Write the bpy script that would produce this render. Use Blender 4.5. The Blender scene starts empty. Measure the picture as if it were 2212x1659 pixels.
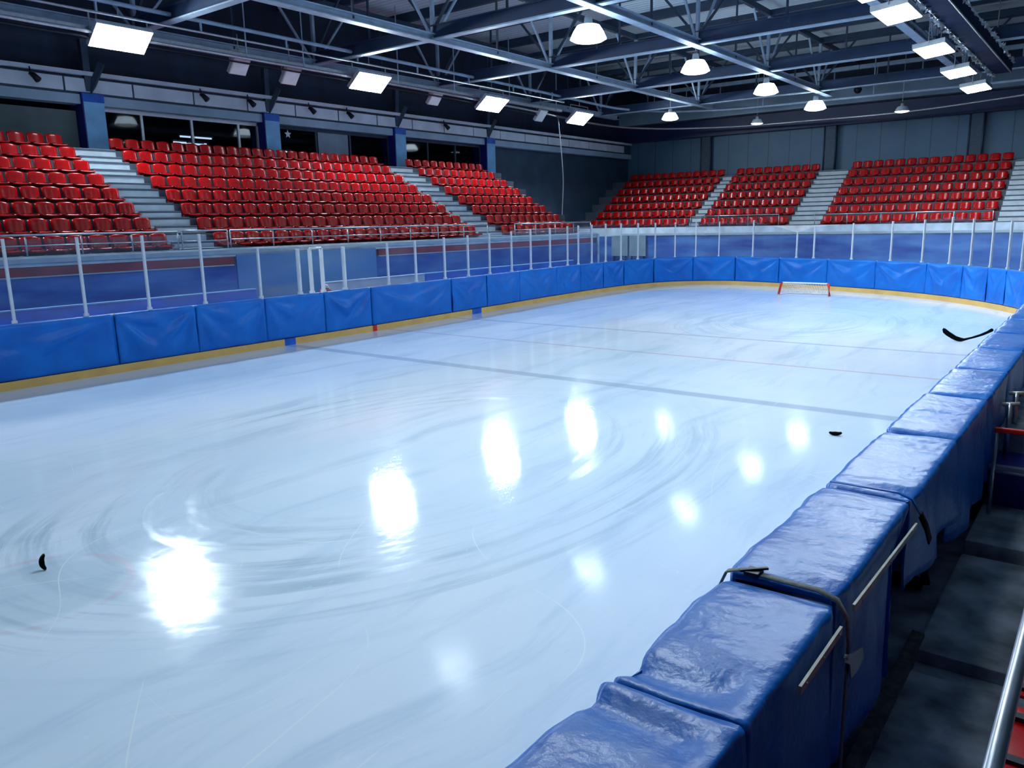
import bpy, bmesh, math, random
from mathutils import Vector, Matrix, noise
random.seed(7)
PI = math.pi
scene = bpy.context.scene
COL = scene.collection

# ------------------------------------------------------------------ helpers
def lin(c):
    return tuple(((v/255)/12.92 if v/255 <= 0.04045 else (((v/255)+0.055)/1.055)**2.4) for v in c)

def newmat(name):
    m = bpy.data.materials.new(name); m.use_nodes = True
    nt = m.node_tree; nt.nodes.clear()
    return m, nt, nt.nodes, nt.links

def mat(name, rgb, rough=0.5, metal=0.0, var=0.12, scale=6.0, bump=0.0, bscale=40.0, spec=0.5, stretch=(1,1,1), rgb2=None):
    """principled surface, colour broken up by noise, optional fine bump"""
    m, nt, N, L = newmat(name)
    out = N.new('ShaderNodeOutputMaterial'); p = N.new('ShaderNodeBsdfPrincipled')
    L.new(p.outputs[0], out.inputs[0])
    tc = N.new('ShaderNodeTexCoord'); mp = N.new('ShaderNodeMapping')
    mp.inputs['Scale'].default_value = stretch
    L.new(tc.outputs['Object'], mp.inputs[0])
    nz = N.new('ShaderNodeTexNoise'); nz.inputs['Scale'].default_value = scale; nz.inputs['Detail'].default_value = 5
    L.new(mp.outputs[0], nz.inputs['Vector'])
    mx = N.new('ShaderNodeMix'); mx.data_type = 'RGBA'
    c = lin(rgb); d = lin(rgb2) if rgb2 else tuple(v*(1-2*var) for v in c)
    mx.inputs[6].default_value = (*d, 1); mx.inputs[7].default_value = (*(min(1, v*(1+var)) if not rgb2 else v for v in c), 1)
    rp = N.new('ShaderNodeMapRange'); rp.inputs[1].default_value = .3; rp.inputs[2].default_value = .7
    L.new(nz.outputs[0], rp.inputs[0]); L.new(rp.outputs[0], mx.inputs[0])
    L.new(mx.outputs[2], p.inputs['Base Color'])
    p.inputs['Roughness'].default_value = rough; p.inputs['Metallic'].default_value = metal
    p.inputs['Specular IOR Level'].default_value = spec
    if bump:
        n2 = N.new('ShaderNodeTexNoise'); n2.inputs['Scale'].default_value = bscale; n2.inputs['Detail'].default_value = 4
        L.new(mp.outputs[0], n2.inputs['Vector'])
        b = N.new('ShaderNodeBump'); b.inputs['Strength'].default_value = bump; b.inputs['Distance'].default_value = .02
        L.new(n2.outputs[0], b.inputs['Height']); L.new(b.outputs[0], p.inputs['Normal'])
    return m

def emat(name, rgb, strength):
    m, nt, N, L = newmat(name)
    out = N.new('ShaderNodeOutputMaterial'); e = N.new('ShaderNodeEmission')
    e.inputs[0].default_value = (*rgb, 1); e.inputs[1].default_value = strength
    L.new(e.outputs[0], out.inputs[0]); return m

class MB:
    """collects shapes, then links them as ONE mesh object"""
    def __init__(s): s.v = []; s.f = []; s.mi = []; s.cur = 0; s.sm = []
    def add(s, vs, fs, smooth=False):
        o = len(s.v); s.v += [tuple(v) for v in vs]
        for f in fs: s.f.append([i+o for i in f]); s.mi.append(s.cur); s.sm.append(smooth)
        return s
    def box(s, a, b):
        x0, x1 = sorted((a[0], b[0])); y0, y1 = sorted((a[1], b[1])); z0, z1 = sorted((a[2], b[2]))
        vs = [(x0,y0,z0),(x1,y0,z0),(x1,y1,z0),(x0,y1,z0),(x0,y0,z1),(x1,y0,z1),(x1,y1,z1),(x0,y1,z1)]
        return s.add(vs, [(0,3,2,1),(4,5,6,7),(0,1,5,4),(1,2,6,5),(2,3,7,6),(3,0,4,7)])
    def bar(s, p, q, w, h, up=(0,0,1)):
        """box-section bar from p to q, w across, h along 'up'"""
        p = Vector(p); q = Vector(q); d = (q-p).normalized(); u = Vector(up)
        if abs(d.dot(u)) > .98: u = Vector((0,1,0))
        r = d.cross(u).normalized(); u = r.cross(d).normalized()
        vs = [e + r*(sx*w/2) + u*(sz*h/2) for e in (p, q) for sx, sz in ((-1,-1),(1,-1),(1,1),(-1,1))]
        return s.add(vs, [(0,1,2,3),(7,6,5,4),(0,4,5,1),(1,5,6,2),(2,6,7,3),(3,7,4,0)])
    def tube(s, pts, r, n=8, closed_caps=True):
        pts = [Vector(p) for p in pts]; rings = []
        k = len(pts)
        for i, p in enumerate(pts):
            d = (pts[min(i+1, k-1)] - pts[max(i-1, 0)]).normalized()
            u = Vector((0,0,1)) if abs(d.z) < .95 else Vector((0,1,0))
            a = d.cross(u).normalized(); b = d.cross(a).normalized()
            rr = r[i] if isinstance(r, (list, tuple)) else r
            rings.append([p + a*math.cos(2*PI*j/n)*rr + b*math.sin(2*PI*j/n)*rr for j in range(n)])
        vs = [v for ring in rings for v in ring]; fs = []
        for i in range(k-1):
            for j in range(n):
                fs.append((i*n+j, i*n+(j+1) % n, (i+1)*n+(j+1) % n, (i+1)*n+j))
        if closed_caps: fs += [tuple(range(n-1, -1, -1)), tuple(range((k-1)*n, k*n))]
        return s.add(vs, fs, True)
    def lathe(s, prof, n=24, c=(0,0,0)):
        vs = []; fs = []
        for r, z in prof:
            for j in range(n):
                a = 2*PI*j/n; vs.append((c[0]+r*math.cos(a), c[1]+r*math.sin(a), c[2]+z))
        for i in range(len(prof)-1):
            for j in range(n):
                fs.append((i*n+j, i*n+(j+1) % n, (i+1)*n+(j+1) % n, (i+1)*n+j))
        return s.add(vs, fs, True)
    def grid(s, rows, smooth=True, close_v=False):
        nu = len(rows[0]); vs = [v for r in rows for v in r]; fs = []
        R = len(rows)
        for i in range(R-1 if not close_v else R):
            for j in range(nu-1):
                a = i*nu+j; b = ((i+1) % R)*nu+j
                fs.append((a, a+1, b+1, b))
        return s.add(vs, fs, smooth)
    def prism(s, poly, axis, a, b):
        """polygon (list of 2-D points) extruded along an axis 'x' 'y' 'z' from a to b"""
        def P(u, v, w): return {'x': (w,u,v), 'y': (u,w,v), 'z': (u,v,w)}[axis]
        n = len(poly)
        vs = [P(u,v,a) for u, v in poly] + [P(u,v,b) for u, v in poly]
        fs = [tuple(range(n-1,-1,-1)), tuple(range(n, 2*n))] + [(i,(i+1) % n, n+(i+1) % n, n+i) for i in range(n)]
        return s.add(vs, fs)
    def build(s, name, mats, parent=None, bevel=0, solid=0, link=True):
        me = bpy.data.meshes.new(name); me.from_pydata(s.v, [], s.f)
        if not isinstance(mats, (list, tuple)): mats = [mats]
        for m in mats: me.materials.append(m)
        for p, i, sm in zip(me.polygons, s.mi, s.sm): p.material_index = i; p.use_smooth = sm
        bm = bmesh.new(); bm.from_mesh(me)
        bmesh.ops.remove_doubles(bm, verts=bm.verts, dist=1e-5)
        bmesh.ops.recalc_face_normals(bm, faces=bm.faces)
        if solid:
            bm.normal_update(); fs = bm.faces[:]; vs = bm.verts[:]; mp = {v: bm.verts.new(v.co + v.normal*solid) for v in vs}
            be = [e for e in bm.edges if e.is_boundary]
            for f in fs:
                g_ = bm.faces.new([mp[v] for v in reversed(f.verts)]); g_.smooth = f.smooth; g_.material_index = f.material_index
            for e in be:
                l = e.link_loops[0]; a_, b_ = l.vert, l.link_loop_next.vert
                bm.faces.new([b_, a_, mp[a_], mp[b_]])
            bmesh.ops.recalc_face_normals(bm, faces=bm.faces)
        if bevel:
            es = [e for e in bm.edges if len(e.link_faces) == 2 and e.calc_face_angle(0) > .6]
            bmesh.ops.bevel(bm, geom=es, offset=bevel, segments=2, affect='EDGES', profile=.6)
        bm.to_mesh(me); bm.free(); me.update()
        o = bpy.data.objects.new(name, me)
        if link: COL.objects.link(o)
        if parent: o.parent = parent
        return o

def empty(name, loc=(0,0,0), rz=0):
    o = bpy.data.objects.new(name, None); COL.objects.link(o)
    o.location = loc; o.rotation_euler = (0,0,rz); o.empty_display_size = .2
    return o
def tag(o, label=None, cat=None, group=None, kind=None):
    if label: o['label'] = label
    if cat: o['category'] = cat
    if group: o['group'] = group
    if kind: o['kind'] = kind
    return o
def struct(o, label=None): return tag(o, label, None, None, 'structure')
def kids(o): return [c for c in o.children]
def copy_tree(o, parent=None):
    c = o.copy(); COL.objects.link(c)
    if parent: c.parent = parent
    for ch in list(o.children): copy_tree(ch, c)
    return c
ORD = ['first','second','third','fourth','fifth','sixth','seventh','eighth','ninth','tenth','eleventh','twelfth','thirteenth',
       'fourteenth','fifteenth','sixteenth','seventeenth','eighteenth','nineteenth','twentieth','twenty-first','twenty-second',
       'twenty-third','twenty-fourth','twenty-fifth','twenty-sixth','twenty-seventh','twenty-eighth','twenty-ninth','thirtieth',
       'thirty-first','thirty-second','thirty-third','thirty-fourth','thirty-fifth','thirty-sixth','thirty-seventh','thirty-eighth','thirty-ninth','fortieth']

# ------------------------------------------------------------------ camera (solved from the rink's straight lines)
HC = 2.9
F_PX, PITCH, ROLL, YAW = 1696.8, math.radians(11.572), math.radians(-1.2377), math.radians(37.712)
fw = Vector((-math.sin(YAW), math.cos(YAW), 0)); rt = Vector((math.cos(YAW), math.sin(YAW), 0)); up = Vector((0,0,1))
Fd = fw*math.cos(PITCH) - up*math.sin(PITCH); Ud = fw*math.sin(PITCH) + up*math.cos(PITCH)
rv = rt*math.cos(ROLL) + Ud*math.sin(ROLL); uv = -rt*math.sin(ROLL) + Ud*math.cos(ROLL)
cam = bpy.data.cameras.new('camera'); camo = bpy.data.objects.new('camera', cam); COL.objects.link(camo)
cam.sensor_fit = 'HORIZONTAL'; cam.sensor_width = 36.0; cam.lens = 36.0*F_PX/2212
cam.clip_start = .05; cam.clip_end = 300
M = Matrix((rv, uv, -Fd)).transposed().to_4x4(); M.translation = Vector((0,0,HC))
camo.matrix_world = M
scene.camera = camo
def proj(p):
    d = Vector(p) - Vector((0,0,HC)); z = d.dot(Fd)
    return (1106 + F_PX*d.dot(rv)/z, 829.5 - F_PX*d.dot(uv)/z, z)

scene.view_settings.view_transform = 'Standard'; scene.view_settings.look = 'None'
scene.view_settings.gamma = 1; scene.view_settings.exposure = 0.28
scene.view_settings.use_curve_mapping = False
scene.cycles.use_denoising = True
scene.cycles.max_bounces = 7; scene.cycles.transparent_max_bounces = 24
scene.cycles.sample_clamp_indirect = 6; scene.cycles.caustics_reflective = False; scene.cycles.caustics_refractive = False
w = bpy.data.worlds.new('world'); scene.world = w; w.use_nodes = True
w.node_tree.nodes['Background'].inputs[0].default_value = (.25,.45,.8,1)
w.node_tree.nodes['Background'].inputs[1].default_value = .035

# ------------------------------------------------------------------ materials
CONC = mat('concrete', (218,224,234), .75, 0, .12, 2.5, .25, 30)
CONC_D = mat('worn_concrete', (186,192,200), .7, 0, .3, 3.0, .35, 25, rgb2=(84,90,96))
STEPM = mat('painted_step', (176,188,200), .6, 0, .08, 3, .1, 30)
RED = mat('red_plastic', (176,8,11), .22, 0, .1, 5, .06, 11, spec=.32)
BEAMR = mat('dark_red_beam', (128,12,18), .5, 0, .1)
REDN = mat('red_paint', (200,36,28), .35, 0, .1, 9)
REDBAND = mat('red_banner', (150,42,52), .6, 0, .18, 2.2)
BRACK = mat('dark_bracket', (28,36,52), .5, .3, .1)
STEEL = mat('galvanised_steel', (176,182,192), .32, .75, .08, 12)
ALU = mat('white_aluminium', (214,220,230), .35, .25, .04, 10)
VIN = mat('blue_vinyl_pad', (2,112,204), .40, 0, .16, 1.7, .3, 9, spec=.3, rgb2=(2,94,186))
VINN = mat('dark_blue_vinyl', (2,112,200), .34, 0, .2, 2.4, .3, 18, spec=.38, rgb2=(2,92,182))
YEL = mat('yellow_kick_plate', (226,184,104), .5, 0, .1, 2.0, 0, 30, rgb2=(208,164,92))
BLUP = mat('blue_paint', (10,92,200), .5, 0, .2, 3)
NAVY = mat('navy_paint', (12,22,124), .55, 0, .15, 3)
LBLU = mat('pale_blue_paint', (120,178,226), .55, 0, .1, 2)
WHITEP = mat('white_board', (214,222,230), .45, 0, .06, 4)
BLUWALL = mat('scuffed_blue_wall', (96,142,206), .35, 0, .25, 1.1, 0, 20, stretch=(.35,.35,1.6), rgb2=(8,44,144))
WEBD = mat('dark_beam_web', (40,62,96), .5, .1, .1, 2)
TRUSS = mat('painted_truss_steel', (158,180,204), .5, .1, .1, 3)
TRUSSD = mat('dark_purlin_steel', (44,62,84), .55, .1, .1, 3)
BLACKF = mat('black_drape', (24,40,72), .7, 0, .3, 8, .6, 18, spec=.15)
TINSEL = mat('silver_tinsel', (240,244,252), .3, .85, .05, 20)
RUBBER = mat('black_rubber', (4,5,7), .7, 0, .1, spec=.08)
PALEB = mat('cream_batten', (176,178,168), .6, 0, .15, 8)
STRAP = mat('grey_webbing_strap', (104,110,112), .7, 0, .2, 60)
WALLG = mat('grey_wall_panel', (104,128,150), .6, 0, .1, 1.0)
WALLDK = mat('dark_wall_cladding', (12,34,60), .6, 0, .2, 2, stretch=(1,1,.2))
FASC = mat('pale_fascia_panel', (212,224,240), .5, 0, .07, 1.5)
HOUS = mat('lamp_housing', (200,208,218), .4, .2, .05)
DARKM = mat('dark_metal', (24,30,42), .4, .5, .1)
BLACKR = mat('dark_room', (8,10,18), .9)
NETM = mat('white_net', (224,226,232), .7, 0, .1, 60)
GREYP = mat('grey_panel_board', (132,146,156), .5, 0, .12, 2)
BLIND = mat('pale_window_blind', (134,150,170), .6, 0, .12, 1.2)
LAMP_C = (.78, .92, 1.0)
LED = emat('lit_led_panel', LAMP_C, 132)
DOME = emat('lit_lamp_diffuser', LAMP_C, 4)
DOMESIDE = emat('lit_lamp_reflector', LAMP_C, 15)
TUBEL = emat('lit_fluorescent_tube', (.9,.95,1), 1.3)
LEDR = emat('lit_led_panel_right', LAMP_C, 66)
LED_FILL = emat('added_fill_panel', LAMP_C, 12)  # weak emitter for the added fill row over the walkway

def glass_mat():
    m, nt, N, L = newmat('scuffed_rink_glass')
    out = N.new('ShaderNodeOutputMaterial')
    tr = N.new('ShaderNodeBsdfTransparent'); tr.inputs[0].default_value = (.86,.91,.95,1)
    gl = N.new('ShaderNodeBsdfGlossy'); gl.inputs['Roughness'].default_value = .06; gl.inputs[0].default_value = (.9,.95,1,1)
    df = N.new('ShaderNodeBsdfDiffuse'); df.inputs[0].default_value = (*lin((165,185,215)),1)
    lw = N.new('ShaderNodeLayerWeight'); lw.inputs[0].default_value = .5; pw = N.new('ShaderNodeMath'); pw.operation = 'POWER'; pw.inputs[1].default_value = 4; L.new(lw.outputs['Facing'], pw.inputs[0]); fr = N.new('ShaderNodeMath'); fr.operation = 'MULTIPLY_ADD'; fr.inputs[1].default_value = .35; fr.inputs[2].default_value = .025; L.new(pw.outputs[0], fr.inputs[0])
    a = N.new('ShaderNodeMixShader'); b = N.new('ShaderNodeMixShader')
    tc = N.new('ShaderNodeTexCoord'); nz = N.new('ShaderNodeTexNoise'); nz.inputs['Scale'].default_value = 1.6; nz.inputs['Detail'].default_value = 7
    mp = N.new('ShaderNodeMapping'); mp.inputs['Scale'].default_value = (.5,.5,2.0)
    L.new(tc.outputs['Object'], mp.inputs[0]); L.new(mp.outputs[0], nz.inputs['Vector'])
    mr = N.new('ShaderNodeMapRange'); mr.inputs[1].default_value = .35; mr.inputs[2].default_value = .75; mr.inputs[3].default_value = .02; mr.inputs[4].default_value = .08
    L.new(nz.outputs[0], mr.inputs[0])
    L.new(mr.outputs[0], a.inputs[0]); L.new(tr.outputs[0], a.inputs[1]); L.new(df.outputs[0], a.inputs[2])
    L.new(fr.outputs[0], b.inputs[0]); L.new(a.outputs[0], b.inputs[1]); L.new(gl.outputs[0], b.inputs[2])
    L.new(b.outputs[0], out.inputs[0]); return m
GLASS = glass_mat()
def window_glass():
    m, nt, N, L = newmat('dark_window_glass')
    out = N.new('ShaderNodeOutputMaterial'); tr = N.new('ShaderNodeBsdfTransparent'); tr.inputs[0].default_value = (.6,.7,.8,1)
    gl = N.new('ShaderNodeBsdfGlossy'); gl.inputs['Roughness'].default_value = .03
    lw = N.new('ShaderNodeLayerWeight'); fr = N.new('ShaderNodeMath'); fr.operation = 'MULTIPLY_ADD'; fr.inputs[1].default_value = .04; fr.inputs[2].default_value = .006; L.new(lw.outputs['Facing'], fr.inputs[0]); b = N.new('ShaderNodeMixShader')
    L.new(fr.outputs[0], b.inputs[0]); L.new(tr.outputs[0], b.inputs[1]); L.new(gl.outputs[0], b.inputs[2]); L.new(b.outputs[0], out.inputs[0])
    return m
WGLASS = window_glass()

def ice_mat():
    m, nt, N, L = newmat('skated_ice')
    out = N.new('ShaderNodeOutputMaterial'); p = N.new('ShaderNodeBsdfPrincipled'); L.new(p.outputs[0], out.inputs[0])
    geo = N.new('ShaderNodeNewGeometry')
    sep = N.new('ShaderNodeSeparateXYZ'); L.new(geo.outputs['Position'], sep.inputs[0])
    def math_(op, a, b=None, c=None, clamp=False):
        n = N.new('ShaderNodeMath'); n.operation = op; n.use_clamp = clamp
        for i, v in enumerate((a, b, c)):
            if v is None: continue
            if isinstance(v, (int, float)): n.inputs[i].default_value = v
            else: L.new(v, n.inputs[i])
        return n.outputs[0]
    def rng(v, a, b, c=0, d=1, smooth=True):
        n = N.new('ShaderNodeMapRange'); n.interpolation_type = 'SMOOTHSTEP' if smooth else 'LINEAR'
        L.new(v, n.inputs[0])
        for i, q in zip((1,2,3,4), (a,b,c,d)): n.inputs[i].default_value = q
        return n.outputs[0]
    def tex(vec, scale, detail=4, rough=.55):
        n = N.new('ShaderNodeTexNoise'); n.inputs['Scale'].default_value = scale; n.inputs['Detail'].default_value = detail
        n.inputs['Roughness'].default_value = rough; L.new(vec, n.inputs['Vector']); return n.outputs[0]
    def comb(x, y, z=0.0):
        n = N.new('ShaderNodeCombineXYZ')
        for i, v in enumerate((x,y,z)):
            if isinstance(v, (int, float)): n.inputs[i].default_value = v
            else: L.new(v, n.inputs[i])
        return n.outputs[0]
    X, Y = sep.outputs[0], sep.outputs[1]
    warp = tex(comb(X, Y), .35, 2); wv = math_('MULTIPLY', math_('SUBTRACT', warp, .5), 1.6)
    def polar(cx, cy, ax, ay):
        x = math_('DIVIDE', math_('SUBTRACT', X, cx), ax); y = math_('DIVIDE', math_('SUBTRACT', Y, cy), ay)
        r = math_('ADD', math_('SQRT', math_('ADD', math_('MULTIPLY', x, x), math_('MULTIPLY', y, y))), math_('MULTIPLY', wv, .12))
        th = math_('ARCTAN2', y, x); return r, th
    # arcs left by turning skates and the resurfacer
    r1, t1 = polar(-7.0, 7.2, 1.0, 1.55); r2, t2 = polar(-7.2, 22.5, 1.0, 1.5)
    c1 = math_('COSINE', t1); s1 = math_('SINE', t1); c2 = math_('COSINE', t2); s2 = math_('SINE', t2)
    a1 = tex(comb(math_('MULTIPLY', r1, 5.5), math_('MULTIPLY', c1, .8), math_('MULTIPLY', s1, .8)), 1.0, 5, .65)
    a2 = tex(comb(math_('MULTIPLY', r2, 4.5), math_('MULTIPLY', c2, .8), math_('MULTIPLY', s2, .8)), 1.0, 5, .65)
    ring1 = math_('MULTIPLY', rng(r1, 1.5, 2.4), rng(r1, 4.2, 3.2))
    ring2 = math_('MULTIPLY', rng(r2, .8, 1.8), rng(r2, 3.9, 2.9))
    streak = math_('ADD', math_('MULTIPLY', ring1, rng(a1, .46, .66)), math_('MULTIPLY', ring2, rng(a2, .46, .64)))
    streak = math_('MULTIPLY', streak, rng(tex(comb(X, Y, 21.0), .3, 3), .36, .62, .12, 1.0))
    # long faint streaks down the sheet
    lng = tex(comb(math_('ADD', math_('MULTIPLY', X, 1.5), wv), math_('MULTIPLY', Y, .16)), 1.3, 6, .65)
    big = tex(comb(X, math_('MULTIPLY', Y, .7)), .28, 4)
    fine = tex(comb(math_('MULTIPLY', X, 3.0), Y), 5.0, 6, .75)
    # hair-thin pale skate cuts
    def hair(fx, fy, sc, amp, wdt, zz):
        q = math_('ADD', math_('ADD', math_('MULTIPLY', X, fx), math_('MULTIPLY', Y, fy)), math_('MULTIPLY', tex(comb(X, Y, zz), sc, 1), amp))
        return rng(math_('PINGPONG', q, .5), wdt, .0)
    cut = hair(.55, .12, .22, 5, .007, 3.3); cut2 = hair(-.16, .34, .2, 5, .005, 8.1)
    cut3 = hair(.9, -.3, .3, 4, .006, 12.7); cut4 = hair(.25, .8, .35, 4, .006, 17.9)
    gate2 = rng(tex(comb(X, Y, 9.0), 1.1, 3), .54, .66)
    gate = rng(tex(comb(X, Y, 5.0), .7, 3), .47, .62)
    cuts = math_('MAXIMUM', math_('MULTIPLY', math_('MAXIMUM', cut, cut2), gate), math_('MULTIPLY', math_('MAXIMUM', cut3, cut4), gate2), None, True)
    speck = rng(tex(comb(math_('MULTIPLY', X, 1.4), Y, 2.0), 11, 2, .5), .70, .78)
    cuts = math_('MAXIMUM', cuts, math_('MULTIPLY', speck, .5))
    def mixc(f, a, b):
        n = N.new('ShaderNodeMix'); n.data_type = 'RGBA'; L.new(f, n.inputs[0])
        for i, v in ((6,a),(7,b)):
            if isinstance(v, tuple): n.inputs[i].default_value = (*v,1)
            else: L.new(v, n.inputs[i])
        return n.outputs[2]
    base = mixc(rng(big, .32, .68), lin((206,226,246)), lin((226,238,252)))
    base = mixc(math_('MULTIPLY', rng(lng, .48, .7), .5), base, lin((178,202,226)))
    base = mixc(math_('MULTIPLY', streak, .7, None, True), base, lin((152,180,200)))
    base = mixc(math_('MULTIPLY', rng(fine, .55, .8), .22), base, lin((170,198,216)))
    # painted lines under the ice
    def line(y0, hw, soft, col, k, xlo=-30, b=None):
        d = math_('ABSOLUTE', math_('SUBTRACT', Y, y0)); return mixc(math_('MULTIPLY', rng(d, hw+soft, hw-soft), k), b, lin(col))
    base = line(12.13, .15, .05, (140,162,192), .5, b=base)
    base = line(15.55, .05, .03, (196,150,170), .5, b=base)
    base = line(18.55, .08, .04, (150,170,198), .5, b=base)
    base = line(29.9, .05, .03, (200,150,160), .45, b=base)
    dx = math_('SUBTRACT', X, -6.85); dy = math_('SUBTRACT', Y, 2.35)
    rr = math_('SQRT', math_('ADD', math_('MULTIPLY', dx, dx), math_('MULTIPLY', dy, dy)))
    base = mixc(math_('MULTIPLY', math_('MULTIPLY', rng(math_('ABSOLUTE', math_('SUBTRACT', rr, .72)), .05, .02), .22), rng(a1, .42, .6)), base, lin((206,140,168)))
    base = mixc(math_('MULTIPLY', rng(rr, .7, .55), .3), base, lin((150,180,200)))
    base = mixc(math_('MULTIPLY', cuts, .75), base, lin((238,246,252)))
    L.new(base, p.inputs['Base Color'])
    ro = math_('ADD', rng(fine, .42, .8, .045, .16), math_('MULTIPLY', streak, .16)); ro = math_('ADD', ro, math_('MULTIPLY', rng(big, .4, .7), .04))
    L.new(ro, p.inputs['Roughness']); p.inputs['IOR'].default_value = 1.31; p.inputs['Specular IOR Level'].default_value = .62
    bmp = N.new('ShaderNodeBump'); bmp.inputs['Strength'].default_value = .05; bmp.inputs['Distance'].default_value = .02
    h = math_('ADD', math_('MULTIPLY', fine, .5), math_('ADD', math_('MULTIPLY', a1, .6), math_('MULTIPLY', lng, .5)))
    L.new(h, bmp.inputs['Height']); L.new(bmp.outputs[0], p.inputs['Normal'])
    return m
ICE = ice_mat()

def deck_mat():
    m, nt, N, L = newmat('roof_deck_sheet')
    out = N.new('ShaderNodeOutputMaterial'); p = N.new('ShaderNodeBsdfPrincipled'); L.new(p.outputs[0], out.inputs[0])
    tc = N.new('ShaderNodeTexCoord'); wv = N.new('ShaderNodeTexWave'); wv.bands_direction = 'Y'; wv.inputs['Scale'].default_value = 1.1
    wv.inputs['Distortion'].default_value = 1.2; wv.inputs['Detail'].default_value = 2
    L.new(tc.outputs['Object'], wv.inputs[0])
    mx = N.new('ShaderNodeMix'); mx.data_type = 'RGBA'; mx.inputs[6].default_value = (*lin((176,196,210)),1); mx.inputs[7].default_value = (*lin((206,222,234)),1)
    L.new(wv.outputs[0], mx.inputs[0]); L.new(mx.outputs[2], p.inputs['Base Color']); p.inputs['Roughness'].default_value = .6
    b = N.new('ShaderNodeBump'); b.inputs['Strength'].default_value = .5; b.inputs['Distance'].default_value = .06
    L.new(wv.outputs[0], b.inputs['Height']); L.new(b.outputs[0], p.inputs['Normal']); return m
DECK = deck_mat()

# ------------------------------------------------------------------ rink outline (inner face of the boards)
PTS = [(-16.45,-2),(-16.45,2),(-16.45,6),(-16.5,10),(-16.52,14),(-16.65,18),(-16.85,22),(-17.0,25.5),(-17.0,28.5),(-16.75,30.8),(-16.1,32.5),
       (-15.0,33.5),(-13.5,33.95),(-11.3,33.5),(-9.2,32.75),(-7.2,31.9),(-5.4,30.75),(-3.8,29.2),(-2.5,27.4),(-1.7,25.4),(-1.4,23.2),(-1.36,20),(-1.36,10)]
def catmull(pts, n=24):
    P = [Vector(p) for p in pts]; P = [2*P[0]-P[1]] + P + [2*P[-1]-P[-2]]; o = []
    for i in range(1, len(P)-2):
        a, b, c, d = P[i-1:i+3]
        for k in range(n):
            t = k/n; o.append(.5*((2*b)+(c-a)*t+(2*a-5*b+4*c-d)*t*t+(3*b-a-3*c+d)*t**3))
    o.append(P[-2]); return o
PATH = catmull(PTS); SL = [0.0]
for i in range(1, len(PATH)): SL.append(SL[-1] + (PATH[i]-PATH[i-1]).length)
def at(s):
    s = max(0, min(SL[-1]-1e-4, s))
    lo, hi = 0, len(SL)-1
    while hi-lo > 1:
        mid = (lo+hi)//2
        if SL[mid] <= s: lo = mid
        else: hi = mid
    t = (s-SL[lo])/(SL[hi]-SL[lo]); P = PATH[lo].lerp(PATH[hi], t)
    a = PATH[max(lo-3,0)]; b = PATH[min(hi+3, len(PATH)-1)]; T = (b-a).normalized()
    return P, T, Vector((T.y, -T.x))          # point, tangent, normal towards the ice
def off(s, d, z):
    P, T, Nn = at(s); q = P + Nn*d; return (q.x, q.y, z)
S_END = 55.0            # where the far curve meets the near boards, beyond the photo's edge
def srange(a, b, step): 
    n = max(1, int(math.ceil((b-a)/step))); return [a+(b-a)*i/n for i in range(n+1)]
def sweep(mb, a, b, prof, step=.5):
    """closed profile [(offset, z)] swept along the rink outline"""
    rows = []; ss = srange(a, b, step)
    for s in ss: rows.append([off(s, d, z) for d, z in prof] + [off(s, *prof[0])])
    mb.grid(rows, False)
    n = len(prof); o0 = len(mb.v)
    mb.add([off(a,d,z) for d,z in prof], [tuple(range(n))]); mb.add([off(b,d,z) for d,z in prof], [tuple(range(n))])
    return mb

# ------------------------------------------------------------------ setting: floor, ice
fl = MB(); fl.box((-34,-8,-.3),(8,50,-.03)); struct(fl.build('floor', CONC_D))
ice = MB()
poly = [(p.x, p.y) for p, s in zip(PATH, SL) if s <= 64] + [(-1.36,-2)]
poly = poly[::4] + [poly[-1]]
ice.prism(poly, 'z', -.03, 0.0)
io = ice.build('ice_sheet', ICE); tag(io, 'pale blue skated ice sheet with arcs of blade marks', 'ice rink', None, 'structure')

# ------------------------------------------------------------------ far rink barrier: boards, kick plate, cap rail, posts, glass
barrier = empty('rink_barrier', off(20, 0, 0))
tag(barrier, 'long curved rink barrier with glass panes along the far side and end', 'rink barrier')
def bpart(mb, name, m, **k):
    o = mb.build(name, m, None, **k); o.parent = barrier; o.matrix_parent_inverse = Matrix.Translation(barrier.location).inverted(); return o
bpart(sweep(MB(), .2, S_END, [(0.0,.0),(0.0,1.16),(-.12,1.16),(-.12,.0)]), 'board_wall', BLUP)
bpart(sweep(MB(), .2, S_END, [(.0,1.165),(.0,1.225),(-.16,1.225),(-.16,1.165)]), 'cap_rail', ALU)
def kick(a, b, name, m): return bpart(sweep(MB(), a, b, [(.045,0.0),(.045,.165),(0.002,.165),(0.002,0.0)]), name, m)
def s_of_y(y):          # along the straight left side
    return min((abs(p.y-y), s) for p, s in zip(PATH, SL) if s < 32)[1]
ky = [s_of_y(v) for v in (12.05,12.40,14.92,15.18,19.6,19.97)]
kick(.3, ky[0], 'kick_plate', YEL); tag(kick(ky[0], ky[1], 'line_mark', BLUP), 'blue line mark nearer the camera')
kick(ky[1], ky[2], 'kick_plate', YEL); tag(kick(ky[2], ky[3], 'line_mark', REDN), 'red centre line mark')
kick(ky[3], ky[4], 'kick_plate', YEL); tag(kick(ky[4], ky[5], 'line_mark', BLUP), 'blue line mark farther down the boards')
kick(ky[5], S_END, 'kick_plate', YEL)
POST = [4.0,5.33,6.67,8.0,9.33,10.67,12.0,13.5,14.67,15.05,15.42,16.17,17.83,19.0,20.34,21.53,22.71,24.01,25.23,26.54,27.78,28.57,29.58,30.62,31.75,32.91,33.95,34.98,35.91,36.91,
        38.43,40.56,41.39,43.14,44.85,46.27,47.56,48.59,49.61,50.54,51.36,52.3,53.3]
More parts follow.
